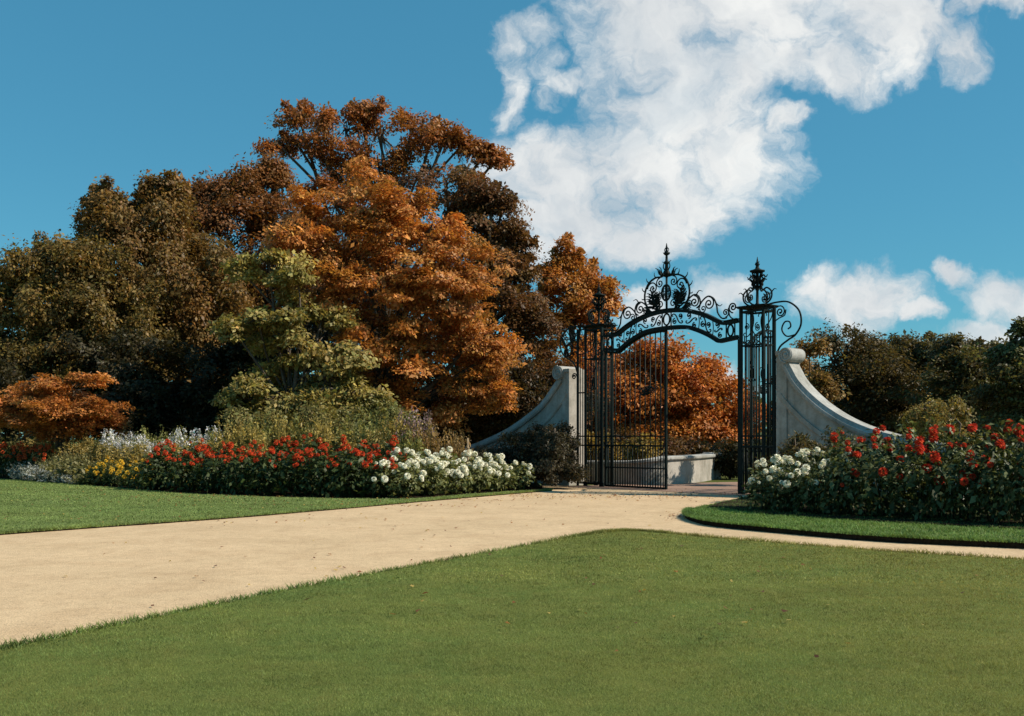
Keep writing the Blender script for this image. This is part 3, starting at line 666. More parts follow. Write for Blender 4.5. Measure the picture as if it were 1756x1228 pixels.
BLOOM = {
    'red': [bloom_mesh('flower', .068*s, 30, [(.50, .05, .018), (.42, .035, .015), (.56, .08, .022)], rb) for s in (1, .85, 1.15)],
    'scarlet': [bloom_mesh('flower', .072*s, 44, [(.52, .04, .018), (.42, .028, .015), (.58, .075, .025)], rb) for s in (1, .85, 1.15)],
    'orange_red': [bloom_mesh('flower', .07*s, 26, [(.68, .13, .04), (.62, .09, .03)], rb) for s in (1, .85, 1.1)],
    'white': [bloom_mesh('flower', .070*s, 46, [(.80, .78, .66), (.84, .82, .74), (.76, .76, .60)], rb) for s in (1, .85, 1.12)],
    'yellow': [bloom_mesh('flower', .06*s, 22, [(.70, .40, .03), (.64, .34, .03), (.74, .48, .06)], rb) for s in (1, .85, 1.1)],
}
def bush_mesh(name, w, h, n, leaf, pal, seed, inner=.45, droop=.5, aspect=.5, up=.7):
    r = np.random.default_rng(seed)
    d = r.normal(0, 1, (n, 3)); d /= np.linalg.norm(d, axis=1)[:, None]; d[:, 2] = np.abs(d[:, 2])*r.choice([1, 1, -.85], n)
    k = r.uniform(inner, 1, (n, 1))**.6
    lump = 1+.18*np.sin(d[:, :1]*7+seed)+.14*np.sin(d[:, 1:2]*9+seed*2)
    P = d*k*lump*np.array((w/2, w/2, h*.52)); P[:, 2] += h*.46; lowp = P[:, 2] < h*.45; P[lowp, :2] *= 1.25; P[:, 2] = np.maximum(P[:, 2], .03)
    V = leaf_arrays(P, d, leaf, r, (.8, up, .6), droop, aspect)
    ncl = max(6, n//12); pal = np.asarray(pal); c = pal[r.integers(0, len(pal), n)]*r.uniform(.7, 1.3, (n, 1))
    st = MB()
    for _ in range(9):                                                                   # stems
        a = r.uniform(0, 2*PI); e = np.array((math.cos(a)*w*.32, math.sin(a)*w*.32, h*.75))
        st.tube([(e[0]*.25, e[1]*.25, 0), (e[0]*.6, e[1]*.6, h*.4), e], [.012, .01, .006], 4)
    SV = np.array(st.v); SF = np.array([f for f in st.f if len(f) == 4])
    V = V.reshape(-1, 3); Fc = np.arange(n*4).reshape(n, 4); c = np.repeat(c, 4, axis=0)
    allc = np.concatenate((c, np.tile(np.array((.05, .06, .025)), (len(SV), 1))))
    return np_mesh(name, np.concatenate((V, SV)), np.concatenate((Fc, SF+len(V))), LEAF, allc)
DG = [(.05, .072, .022), (.035, .055, .018), (.075, .095, .03)]
WG = [(.15, .165, .06), (.11, .13, .045), (.22, .22, .09)]
BUSH = {'dark': [bush_mesh('foliage', 1, 1, 620, .12, DG, s) for s in (1, 2, 3)],
        'light': [bush_mesh('foliage', 1, 1, 560, .12, WG, s) for s in (4, 5, 6)],
        'lush': [bush_mesh('foliage', 1, 1, 1000, .10, [(.07, .085, .03), (.05, .065, .022), (.16, .18, .08)], s) for s in (7, 8, 9)]}
def flowering(name, label, cat, x, y, w, h, bush, bloom, nf, seed, group, z=.03, lo=.45, sunny=.35, cap=.9, scale=1.0):
    r = np.random.default_rng(seed)
    t = thing(name, label, cat, (x, y, z), group)
    f = link(bpy.data.objects.new('foliage', BUSH[bush][seed % 3]), t)
    f.scale = (w, w, h*.93); f.rotation_euler.z = r.uniform(0, 2*PI)
    k = 0
    while k < nf:
        d = r.normal(0, 1, 3)+np.array((.25, -sunny, .5)); d /= np.linalg.norm(d)
        if d[2] < (lo-.5)*1.6: continue
        o = link(bpy.data.objects.new('flower', BLOOM[bloom][int(r.integers(0, 3))]), t)
        p = d*np.array((w/2*.92, w/2*.92, h*.52))*r.uniform(.85, 1.06); p[2] = max(.1, p[2]+h*.44)
        ax = Vector(d*.7+np.array((0, -.25, .55)))
        o.rotation_euler = ax.to_track_quat('Z', 'Y').to_euler()
        o.location = Vector(p)-ax.normalized()*.06
        o.scale = (scale*r.uniform(.6, 1.25),)*3
        k += 1
    return t
def yfront(px):
    i = np.interp(px, [-60, 0, 150, 300, 450, 600, 700, 800, 880, 930], [818, 823, 834, 847, 854, 857.5, 857.5, 850, 844.5, 842])
    return F*EYE/(i-HY)
def row(items, off, fn):
    """items sorted left to right along the bed front, off metres behind its edge"""
    for i, px in enumerate(items):
        Y = yfront(px)+off
        fn(i, (px-CX)/F*Y, Y)
rw = np.random.default_rng(9)
# red dahlias
row([270, 318, 368, 415, 462, 508, 556, 602, 648], .75, lambda i, x, y: flowering('red_dahlia', f'red dahlia bush, {ORD[i]} from the left in the front row of the left bed', 'dahlia', x, y, 1.0, 1.13+rw.uniform(-.08, .1), 'dark', 'red', 15, 200+i, 'red dahlias in the left bed', lo=.72))
row([292, 340, 390, 437, 486, 532, 580, 626, 668], 1.7, lambda i, x, y: flowering('red_dahlia', f'taller red dahlia bush, {ORD[i]} from the left in the second row of the left bed', 'dahlia', x, y, 1.0, 1.42+rw.uniform(-.08, .1), 'dark', 'red', 18, 230+i, 'red dahlias in the left bed', lo=.72))
# white dahlias
row([660, 698, 738, 778, 818, 856, 890], .55, lambda i, x, y: flowering('white_dahlia', f'white dahlia bush, {ORD[i]} from the left in the front row by the lawn edge', 'dahlia', x, y, .9, [.92, .9, .95, .9, .85, .82, .82][i], 'light', 'white', [12, 18, 20, 18, 16, 16, 14][i], 260+i, 'white dahlias in the left bed', lo=.5))
row([690, 728, 766, 804, 842], 1.3, lambda i, x, y: flowering('white_dahlia', f'taller white dahlia bush, {ORD[i]} from the left in the row behind', 'dahlia', x, y, .95, 1.2-.04*i, 'light', 'white', 22, 280+i, 'white dahlias in the left bed', lo=.62))
# yellow and orange-red bedding
row([168, 196, 224, 250, 268], .7, lambda i, x, y: flowering('yellow_marigold', f'yellow flowering plant, {ORD[i]} from the left in front of the red dahlias', 'marigold', x, y, .75, .62, 'dark', 'yellow', 15, 300+i, 'yellow flowers in the left bed', lo=.5))
row([183, 214, 243], 1.5, lambda i, x, y: flowering('yellow_marigold', f'yellow flowering plant, {ORD[i]} from the left in the second yellow row', 'marigold', x, y, .75, .8, 'light', 'yellow', 13, 310+i, 'yellow flowers in the left bed', lo=.6))
row([-14, 10, 32, 54, 76], 2.0, lambda i, x, y: flowering('orange_red_geranium', f'orange red flowering plant, {ORD[i]} from the left at the left edge of the border', 'geranium', x, y, .85, 1.25, 'dark', 'orange_red', 24, 320+i, 'orange red flowers in the left bed', lo=.6))

# leafy perennials: upright stems clothed in leaves, a loose head on each
def perennial_mesh(name, w, h, stems, pal, head, seed, leaf=.13, head_n=14, head_size=.05, lean=.18, hl=.22):
    r = np.random.default_rng(seed); P = []; O = []; C = []; Lf = []; st = MB(); pal = np.asarray(pal)
    for s in range(stems):
        a = r.uniform(0, 2*PI); q = math.sqrt(r.random())*w*.36; b = np.array((math.cos(a)*q, math.sin(a)*q, 0))
        tip = b*(1.3)+np.array((r.normal(0, lean*.5), r.normal(0, lean*.5), h*r.uniform(.72, 1.05)))
        st.tube([b, (b+tip)/2+np.array((0, 0, .03)), tip], [.009, .007, .004], 3)
        nl = int(38*h/1.2)
        for i in range(nl):
            t = r.uniform(.06, .95); th = r.uniform(0, 2*PI)
            P.append(b+(tip-b)*t); O.append((math.cos(th), math.sin(th), .4)); C.append(pal[r.integers(0, len(pal))]*r.uniform(.7, 1.3)); Lf.append(leaf*(1.15-.6*t))
        for i in range(head_n):
            d = r.normal(0, 1, 3); t = 1-r.random()*hl
            P.append(b+(tip-b)*t+d*np.array((1, 1, .6))*head_size*(.35+.9*(1-t)/hl)); O.append(d/np.linalg.norm(d))
            C.append(np.array(head[r.integers(0, len(head))])*r.uniform(.75, 1.15)); Lf.append(head_size*r.uniform(.8, 1.4))
    P = np.array(P); O = np.array(O); C = np.array(C)
    V = leaf_arrays(P, O, 1.0, r, (.7, .6, .4), .1, .42)
    V = P[:, None]+(V-P[:, None])*np.array(Lf)[:, None, None]
    SV = np.array(st.v); SF = np.array([f for f in st.f if len(f) == 4]); n = len(P)
    return np_mesh(name, np.concatenate((V.reshape(-1, 3), SV)), np.concatenate((np.arange(n*4).reshape(n, 4), SF+n*4)), LEAF,
                   np.clip(np.concatenate((np.repeat(C, 4, axis=0), np.tile((.07, .08, .03), (len(SV), 1)))), 0, .9))
OLV = [(.34, .26, .085), (.26, .21, .07), (.42, .31, .10)]; YEL = [(.46, .35, .09), (.38, .29, .08), (.52, .40, .13)]
GRN = [(.25, .25, .08), (.19, .20, .065), (.31, .29, .09)]; BRN = [(.32, .20, .08), (.26, .165, .065), (.38, .25, .10)]
SILV = [(.42, .44, .42), (.34, .36, .35), (.5, .5, .48)]
PER = {
    'olive': perennial_mesh('plant', 1, 1.2, 34, OLV, OLV+[(.24, .2, .09)], 1),
    'yellow': perennial_mesh('plant', .9, 1.2, 34, YEL, YEL+[(.4, .3, .1)], 2),
    'green': perennial_mesh('plant', 1, 1.2, 34, GRN, GRN, 3),
    'brown': perennial_mesh('plant', 1, 1.2, 32, BRN, BRN+[(.26, .17, .1)], 4),
    'white': perennial_mesh('plant', .9, 1.2, 24, GRN, [(.74, .72, .76), (.62, .6, .7), (.8, .8, .8)], 5, head_n=60, head_size=.06, hl=.42),
    'mauve': perennial_mesh('plant', .9, 1.2, 24, OLV, [(.32, .22, .26), (.26, .18, .2)], 6, head_n=26, head_size=.05),
    'silver': perennial_mesh('plant', .9, .5, 46, SILV, SILV, 7, leaf=.10, head_n=6, head_size=.04, lean=.4),
    'grassy': perennial_mesh('plant', 1, .7, 60, [(.24, .22, .09), (.18, .17, .07)], [(.3, .26, .12)], 8, leaf=.16, head_n=5, head_size=.04, lean=.5),
}
PH = {'silver': .5, 'grassy': .7}
def perennial(name, kind, label, px, Y, h, w=1.0, seed=0, group=None, cat='plant'):
    o = link(bpy.data.objects.new(name, PER[kind])); o.location = ((px-CX)/F*Y, Y, .03)
    if px > 370 and kind in ('olive', 'yellow', 'green', 'brown', 'mauve'): h *= 1.1
    o.scale = (w*1.05, w*1.05, h/PH.get(kind, 1.2)); o.rotation_euler.z = seed*1.7
    return tag(o, label, cat, group)
def batch(name, kind, label, pts, group, cat='plant'):
    for i, (px, off, h, w) in enumerate(pts):
        perennial(name, kind, label.format(ORD[i]), px, yfront(min(px, 900))+off, h, w, i+len(pts), group, cat)
batch('white_phlox', 'white', 'tall white flowering phlox, {} from the left under the dark trees', [(192, 4.2, 1.75, .9), (216, 4.4, 1.65, .9), (238, 4.0, 1.55, .8), (262, 4.6, 1.4, .8), (312, 4.6, 1.75, .9), (345, 4.4, 1.6, .8), (364, 4.7, 1.8, .9), (292, 4.1, 1.4, .8)], 'white phlox in the left bed', 'phlox')
batch('silver_plant', 'silver', 'low silver leaved plant, {} from the left at the lawn edge', [(38, .6, .5, .9), (62, .5, .52, .9), (86, .6, .45, .9), (110, .45, .36, .8), (132, .4, .3, .8), (52, 1.4, .62, .9), (78, 1.4, .6, .9)], 'silver plants in the left bed')
batch('grassy_perennial', 'grassy', 'straw green grassy tuft, {} from the left between silver plants and yellow flowers', [(105, 1.5, .8, 1), (130, 1.3, .75, 1), (152, 1.2, .7, 1), (150, .35, .35, .7), (122, 2.4, .95, 1), (150, 2.2, .95, 1), (95, 2.6, 1, 1)], 'grassy tufts in the left bed')
batch('olive_perennial', 'olive', 'olive brown leafy perennial, {} from the left behind the flower rows', [(30, 3.6, 1.35, 1.1), (62, 4.0, 1.45, 1.1), (96, 3.6, 1.4, 1.2), (130, 3.4, 1.35, 1.1), (168, 2.9, 1.3, 1.1), (205, 2.6, 1.25, 1.1), (240, 2.6, 1.3, 1.1), (400, 3.4, 1.85, 1.0), (150, 4.6, 1.55, 1.2), (555, 3.2, 1.8, 1.0), (645, 2.9, 1.6, 1.0)], 'olive perennials in the left bed')
batch('yellow_perennial', 'yellow', 'yellow green upright perennial, {} from the left behind the red dahlias', [(300, 3.0, 1.4, .9), (352, 3.0, 1.45, .9), (385, 2.7, 1.5, .9), (425, 2.9, 1.75, .9), (455, 2.8, 1.5, .9), (492, 3.2, 1.95, .75), (548, 2.8, 1.85, .8), (585, 2.8, 1.5, .9), (680, 3.6, 1.9, 1.0)], 'yellow green perennials in the left bed')
batch('green_perennial', 'green', 'mid green tall perennial, {} from the left below the tree group', [(262, 5.2, 1.9, .9), (300, 5.4, 1.9, 1.0), (375, 4.2, 1.85, .8), (440, 4.2, 2.0, 1.1), (520, 3.6, 2.0, 1.0), (600, 3.8, 2.0, 1.1), (632, 3.4, 2.1, 1.0), (660, 3.0, 1.7, 1.0), (700, 2.8, 1.6, 1.0), (228, 5.0, 1.7, 1), (185, 5.2, 1.7, 1)], 'green perennials in the left bed')
batch('brown_perennial', 'brown', 'brown seeding perennial, {} from the left behind the white dahlias', [(728, 2.9, 1.65, 1.0), (752, 2.6, 1.5, .9), (778, 2.9, 1.55, .8), (700, 4.0, 1.8, 1.0), (790, 2.3, 1.35, .6)], 'brown perennials in the left bed')
batch('mauve_perennial', 'mauve', 'pinkish mauve flowering perennial, {} from the left under the orange maple', [(700, 3.4, 2.0, .9), (722, 3.6, 1.95, .9)], 'mauve perennials in the left bed')
# a wooden stake among the brown perennials
t = thing('plant_stake', 'thin wooden stake standing among the white dahlias', 'stake', ((803-CX)/F*26.9, 26.9, 0))
MB().tube([((803-CX)/F*26.9, 26.9, 0), ((802-CX)/F*26.9, 26.9, 1.5)], [.03, .025], 6).build('stake', WOOD, t)
MB().tube([((802.6-CX)/F*26.9, 26.9, 1.2+q*.02) for q in range(3)], .034, 8).build('twine', WOOD, t)

# right bed
def rrow(items, offs, fn):
    for i, px in enumerate(items):
        py = np.interp(px, [1250, 1300, 1400, 1500, 1756, 2100], [882, 890, 898, 905, 920, 940])
        Y = F*EYE/(py-HY)+offs; fn(i, (px-CX)/F*Y, Y)
rrow([1312, 1352, 1400], .75, lambda i, x, y: flowering('white_dahlia', f'white dahlia bush, {ORD[i]} from the gate in the right bed', 'dahlia', x, y, .75, [.82, .95, .95][i], 'lush', 'white', [14, 13, 6][i], 400+i, 'white dahlias in the right bed', z=.11, lo=.55))
rrow([1325, 1362, 1402, 1438], 1.5, lambda i, x, y: flowering('white_dahlia', f'taller white dahlia bush, {ORD[i]} from the gate in the second row of the right bed', 'dahlia', x, y, .7, [1.05, 1.15, 1.22, 1.18][i], 'lush', 'white', [17, 16, 14, 6][i], 410+i, 'white dahlias in the right bed', z=.11, lo=.66))
rrow([1450, 1512, 1575, 1640, 1705, 1768, 1830], .85, lambda i, x, y: flowering('red_dahlia', f'red dahlia bush, {ORD[i]} from the whites, front row, right bed', 'dahlia', x, y, .92, [1.2, 1.3, 1.3, 1.35, 1.38, 1.4, 1.4][i], 'lush', 'scarlet', [5, 9, 9, 10, 10, 10, 10][i], 420+i, 'red dahlias in the right bed', z=.11, lo=.5))
rrow([1445, 1500, 1555, 1612, 1668, 1725, 1780], 1.9, lambda i, x, y: flowering('red_dahlia', f'tall red dahlia bush, {ORD[i]} from the whites, back row, right bed', 'dahlia', x, y, 1.0, [1.55, 1.68, 1.72, 1.72, 1.75, 1.72, 1.7][i], 'lush', 'scarlet', [8, 9, 9, 9, 9, 9, 9][i], 440+i, 'red dahlias in the right bed', z=.11, lo=.74))
# ------------------------------------------------------------ iron gate
def G(u, v, w=0.0):
    p = GC+E*u+NV*w; return np.array((p[0], p[1], v))
E3 = np.array((E[0], E[1], 0)); N3 = np.array((NV[0], NV[1], 0)); Z3 = np.array((0, 0, 1.))
def scroll2d(kind='C', turns=1.35, n=60, tight=3.2):
    """an S or C scroll with spiral ends from (0,0) to (1,0) eye to eye"""
    s = np.linspace(-1, 1, n); mag = .35+tight*2.2*np.abs(s)**3.2
    k = mag if kind == 'C' else mag*np.sign(s)
    th = np.cumsum(k)*(s[1]-s[0]); th = th/np.max(np.abs(np.diff([th.min(), th.max()])))*2*PI*turns if kind == 'C' else th/np.abs(np.ptp(th))*2*PI*turns*.62
    x = np.cumsum(np.cos(th)); y = np.cumsum(np.sin(th)); P = np.column_stack((x, y)); P -= P[0]
    a = math.atan2(P[-1, 1], P[-1, 0]); L = np.linalg.norm(P[-1]); c, s_ = math.cos(-a), math.sin(-a)
    return np.column_stack((P[:, 0]*c-P[:, 1]*s_, P[:, 0]*s_+P[:, 1]*c))/L
def scroll(mb, p0, p1, kind='C', flip=1, turns=1.35, r=.02, w=0.0, frame=None):
    """iron scroll between two (u, v) eyes"""
    q = scroll2d(kind, turns); q[:, 1] *= flip
    a = np.array(p0); d = np.array(p1)-a; e = np.array((-d[1], d[0]))
    uv = a+q[:, :1]*d+q[:, 1:]*e
    fr = frame or (lambda u, v: G(u, v, w))
    mb.tube([fr(u, v) for u, v in uv], np.concatenate((np.linspace(r*.8, r, 30), np.linspace(r, r*.8, 30))), 6)
def spiral(mb, c, r0, r1, a0, turns, r=.02, w=0.0, frame=None, eye=True, n=34):
    fr = frame or (lambda u, v: G(u, v, w))
    t = np.linspace(0, 1, n); a = a0+turns*2*PI*t; q = r0+(r1-r0)*t**.85
    mb.tube([fr(c[0]+math.cos(x)*y, c[1]+math.sin(x)*y) for x, y in zip(a, q)], r, 6)
    if eye: mb.ball(fr(c[0]+math.cos(a[-1])*r1, c[1]+math.sin(a[-1])*r1), r*1.7, 6)
def path2(mb, pts, r=.02, w=0.0, frame=None, n=8):
    fr = frame or (lambda u, v: G(u, v, w))
    mb.tube([fr(u, v) for u, v in smooth_poly(pts, n)], r, 6)
def acanthus(mb, c, size, ang, w=0.0, frame=None, seed=0):
    """a wrought leaf: ribbed lobes curling off a midrib"""
    fr = frame or (lambda u, v, ww=0: G(u, v, w+ww))
    r = random.Random(seed); ca, sa = math.cos(ang), math.sin(ang)
    def pt(x, y, ww): return fr(c[0]+(x*ca-y*sa)*size, c[1]+(x*sa+y*ca)*size, ww*size)
    for k in range(6):
        t = k/5; for_len = .55*math.sin(PI*(.2+.72*t))
        for sgn in (1, -1):
            pts = [pt(t*.9, 0, 0), pt(t*.9+.12, sgn*for_len*.5, .12), pt(t*.9+.30, sgn*for_len*.85, .02), pt(t*.9+.32, sgn*for_len*1.1, -.1)]
            mb.tube(smooth_poly(pts, 3), np.linspace(.085*size, .02*size, 10), 5)
    mb.tube([pt(0, 0, 0), pt(.5, 0, .06), pt(1.15, 0, -.08)], [.09*size, .07*size, .02*size], 6)

gate = thing('iron_gate', 'ornate dark green wrought iron gate with one leaf closed and one open', 'gate', (GC[0], GC[1], 0))
def sub(name, parent): 
    o = link(bpy.data.objects.new(name, None), parent); o.empty_display_size = .1; return o
def low(u):
    u = abs(u); return float(np.interp(u, *LOWC))
def prof(keys):
    k = smooth_poly(keys, 12); return k[:, 0], k[:, 1]
LOWC = prof([(-.7, 4.60), (0, 4.635), (.7, 4.60), (1.1, 4.49), (1.5, 4.32), (1.75, 4.18), (1.86, 4.13), (2.1, 4.15), (2.5, 4.19), (2.7, 4.2)])
UPC = prof([(-.65, 5.04), (0, 5.09), (.65, 5.04), (1.23, 4.89), (1.55, 4.76), (1.88, 4.60), (2.1, 4.57), (2.5, 4.60), (2.7, 4.6)])
def upr(u): return float(np.interp(abs(u), *UPC))
us = np.linspace(-2.46, 2.46, 90)
# --- overthrow: the arch and its crest
ov = sub('overthrow', gate)
for nm, fn, h, d in (('lower_rail', low, .085, .09), ('upper_rail', upr, .085, .10)):
    MB().strip([G(u, fn(u)) for u in us], N3, h, d).build(nm, IRON, ov, smooth=False)
for nm, fn, dv in (('rail_moulding', upr, .065), ('rail_moulding', low, -.06)):
    MB().strip([G(u, fn(u)+dv) for u in us], N3, .025, .15).build(nm, IRON, ov, smooth=False)
for sgn in (1, -1):
    m = MB()
    for a, b, k in ((.16, .62, 1), (.66, 1.12, -1), (1.16, 1.6, 1), (1.64, 2.0, -1)):
        va = (low(a)+upr(a))/2; vb = (low(b)+upr(b))/2
        scroll(m, (sgn*(a+.08), va+.07*k), (sgn*(b-.08), vb-.07*k), 'S', k*sgn, 1.5, .021)
        spiral(m, (sgn*(a+.14), va-.08*k), .09, .02, PI/2*k, 1.2*sgn, .017)
        spiral(m, (sgn*(b-.12), vb+.09*k), .08, .02, -PI/2*k, 1.2*sgn, .017)
    for uu in (1.14, 1.62):
        path2(m, [(sgn*uu, low(uu)), (sgn*(uu+.03), (low(uu)+upr(uu))/2), (sgn*uu, upr(uu))], .014)
    m.build('frieze_scrolls', IRON, ov)
for uc, ru, rv in ((0, .115, .16), (2.22, .09, .15), (-2.22, .09, .15)):
    vc = (low(uc)+upr(uc))/2; m = MB()
    m.tube([G(uc+math.cos(a)*ru, vc+math.sin(a)*rv) for a in np.linspace(0, 2*PI, 26)], .026, 6)
    for s2 in (-1, 1):
        m.tube([G(uc+s2*(ru+.05), low(uc)), G(uc+s2*(ru+.05), upr(uc))], .02, 6)
    m.build('frieze_ring', IRON, ov)
# crest
cr = MB()
for s in (1, -1):
    # crown outline: big C bands
    path2(cr, [(s*.56, 5.12), (s*.72, 5.25), (s*.82, 5.50), (s*.80, 5.75), (s*.66, 5.97), (s*.42, 6.09), (s*.18, 6.10), (s*.05, 6.20)], .028)
    spiral(cr, (s*.52, 5.80), .20, .03, 0 if s > 0 else PI, .0+1.5*s, .02)
    spiral(cr, (s*.25, 5.92), .15, .03, PI/2, -1.4*s, .018)
    spiral(cr, (s*.58, 5.42), .20, .03, PI if s < 0 else 0, -1.5*s, .02)
    spiral(cr, (s*.24, 5.30), .16, .03, -PI/2, 1.4*s, .018)
    scroll(cr, (s*.30, 5.52), (s*.62, 5.62), 'S', s, 1.5, .016)
    # little leaf tips on the crown
    for (a, b, c, d) in ((.80, 5.72, .93, 5.86), (.66, 5.97, .76, 6.12), (.40, 6.09, .46, 6.25), (.82, 5.52, .94, 5.55), (.20, 6.12, .27, 6.30)):
        path2(cr, [(s*a, b), (s*(a*.4+c*.6+.02), b*.4+d*.6-.02), (s*c, d)], np.linspace(.022, .006, 17))
    # side scrolls running down the arch
    path2(cr, [(s*.62, 5.14), (s*.80, 5.36), (s*1.0, 5.46), (s*1.16, 5.38), (s*1.20, 5.18), (s*1.08, 5.08)], .022)
    spiral(cr, (s*1.0, 5.26), .17, .03, PI/2, -1.5*s, .02)
    spiral(cr, (s*.80, 5.22), .12, .025, 0, 1.4*s, .016)
    path2(cr, [(s*1.14, 5.02), (s*1.24, 5.22), (s*1.46, 5.36), (s*1.66, 5.28), (s*1.76, 5.08), (s*1.80, 4.88), (s*1.94, 4.72), (s*2.10, 4.72)], .022)
    spiral(cr, (s*1.50, 5.16), .19, .03, PI/2, -1.6*s, .02)
    spiral(cr, (s*1.30, 5.04), .12, .025, PI, 1.3*s, .016)
    spiral(cr, (s*2.06, 4.86), .12, .025, -PI/2, 1.4*s, .018)
    path2(cr, [(s*1.74, 5.14), (s*1.86, 5.06), (s*1.95, 5.10)], np.linspace(.02, .007, 17))
    path2(cr, [(s*1.06, 5.44), (s*1.16, 5.55), (s*1.28, 5.52)], np.linspace(.02, .007, 17))
    spiral(cr, (s*2.30, 4.98), .15, .03, -PI/2, -1.5*s, .02)
    path2(cr, [(s*2.15, 4.98), (s*2.2, 4.75), (s*2.36, 4.64)], .018)
cr.build('crest_scrolls', IRON, ov)
for s in (1, -1):
    lf = MB(); acanthus(lf, (s*.32, 5.16), .42, PI/2-s*.55, seed=1); acanthus(lf, (s*.46, 5.30), .40, PI/2-s*.25, seed=2); acanthus(lf, (s*.40, 5.40), .26, PI/2+s*.5, seed=3)
    acanthus(lf, (s*.60, 5.10), .26, PI/2-s*1.2, seed=4)
    lf.build('acanthus_leaf', IRON, ov)
ca = MB()
ca.tube([G(.155*math.cos(a), 5.62+.22*math.sin(a), -.02) for a in np.linspace(0, 2*PI, 30)], .03, 6)
for q in (-.09, -.03, .03, .09):
    hh = .2*math.sqrt(max(0, 1-(q/.15)**2)); ca.tube([G(q, 5.62-hh, -.02), G(q, 5.62+hh, -.02)], .013, 5)
for q in (-.12, -.04, .04, .12):
    hh = .14*math.sqrt(max(0, 1-(q/.22)**2)); ca.tube([G(-hh, 5.62+q, -.02), G(hh, 5.62+q, -.02)], .011, 5)
spiral(ca, (.05, 5.66), .06, .015, 0, 1.3, .012, -.03); spiral(ca, (-.05, 5.58), .06, .015, PI, 1.3, .012, -.03)
ca.build('cartouche', IRON, ov)
fi = MB()
fi.tube([G(0, 5.09), G(0, 5.6), G(0, 6.15)], .033, 7)
fi.lathe(G(0, 6.08), [(.02, -.03), (.07, 0), (.13, .06), (.10, .12), (.055, .20), (.045, .34), (.075, .38), (.075, .42), (.04, .45), (.032, .60), (.08, .63), (.10, .66), (.05, .70), (.03, .76), (.028, .84), (.008, .95)], 10)
for k in range(8):
    a = k*PI/4; d = E3*math.cos(a)+N3*math.sin(a); b = G(0, 6.10)
    fi.tube(smooth_poly([b+d*.05, b+d*.20+Z3*.05, b+d*.25+Z3*.18, b+d*.32+Z3*.22], 4), np.linspace(.03, .008, 13), 5)
    b = G(0, 6.70); fi.tube(smooth_poly([b, b+d*.07+Z3*.03, b+d*.10+Z3*.07], 3), np.linspace(.02, .006, 7), 5)
for s in (1, -1):
    path2(fi, [(s*.04, 6.24), (s*.12, 6.36), (s*.10, 6.48), (s*.17, 6.52)], np.linspace(.02, .007, 25))
    path2(fi, [(s*.03, 6.90), (s*.08, 6.84), (s*.05, 6.78)], np.linspace(.016, .007, 17))
fi.build('finial', IRON, ov)

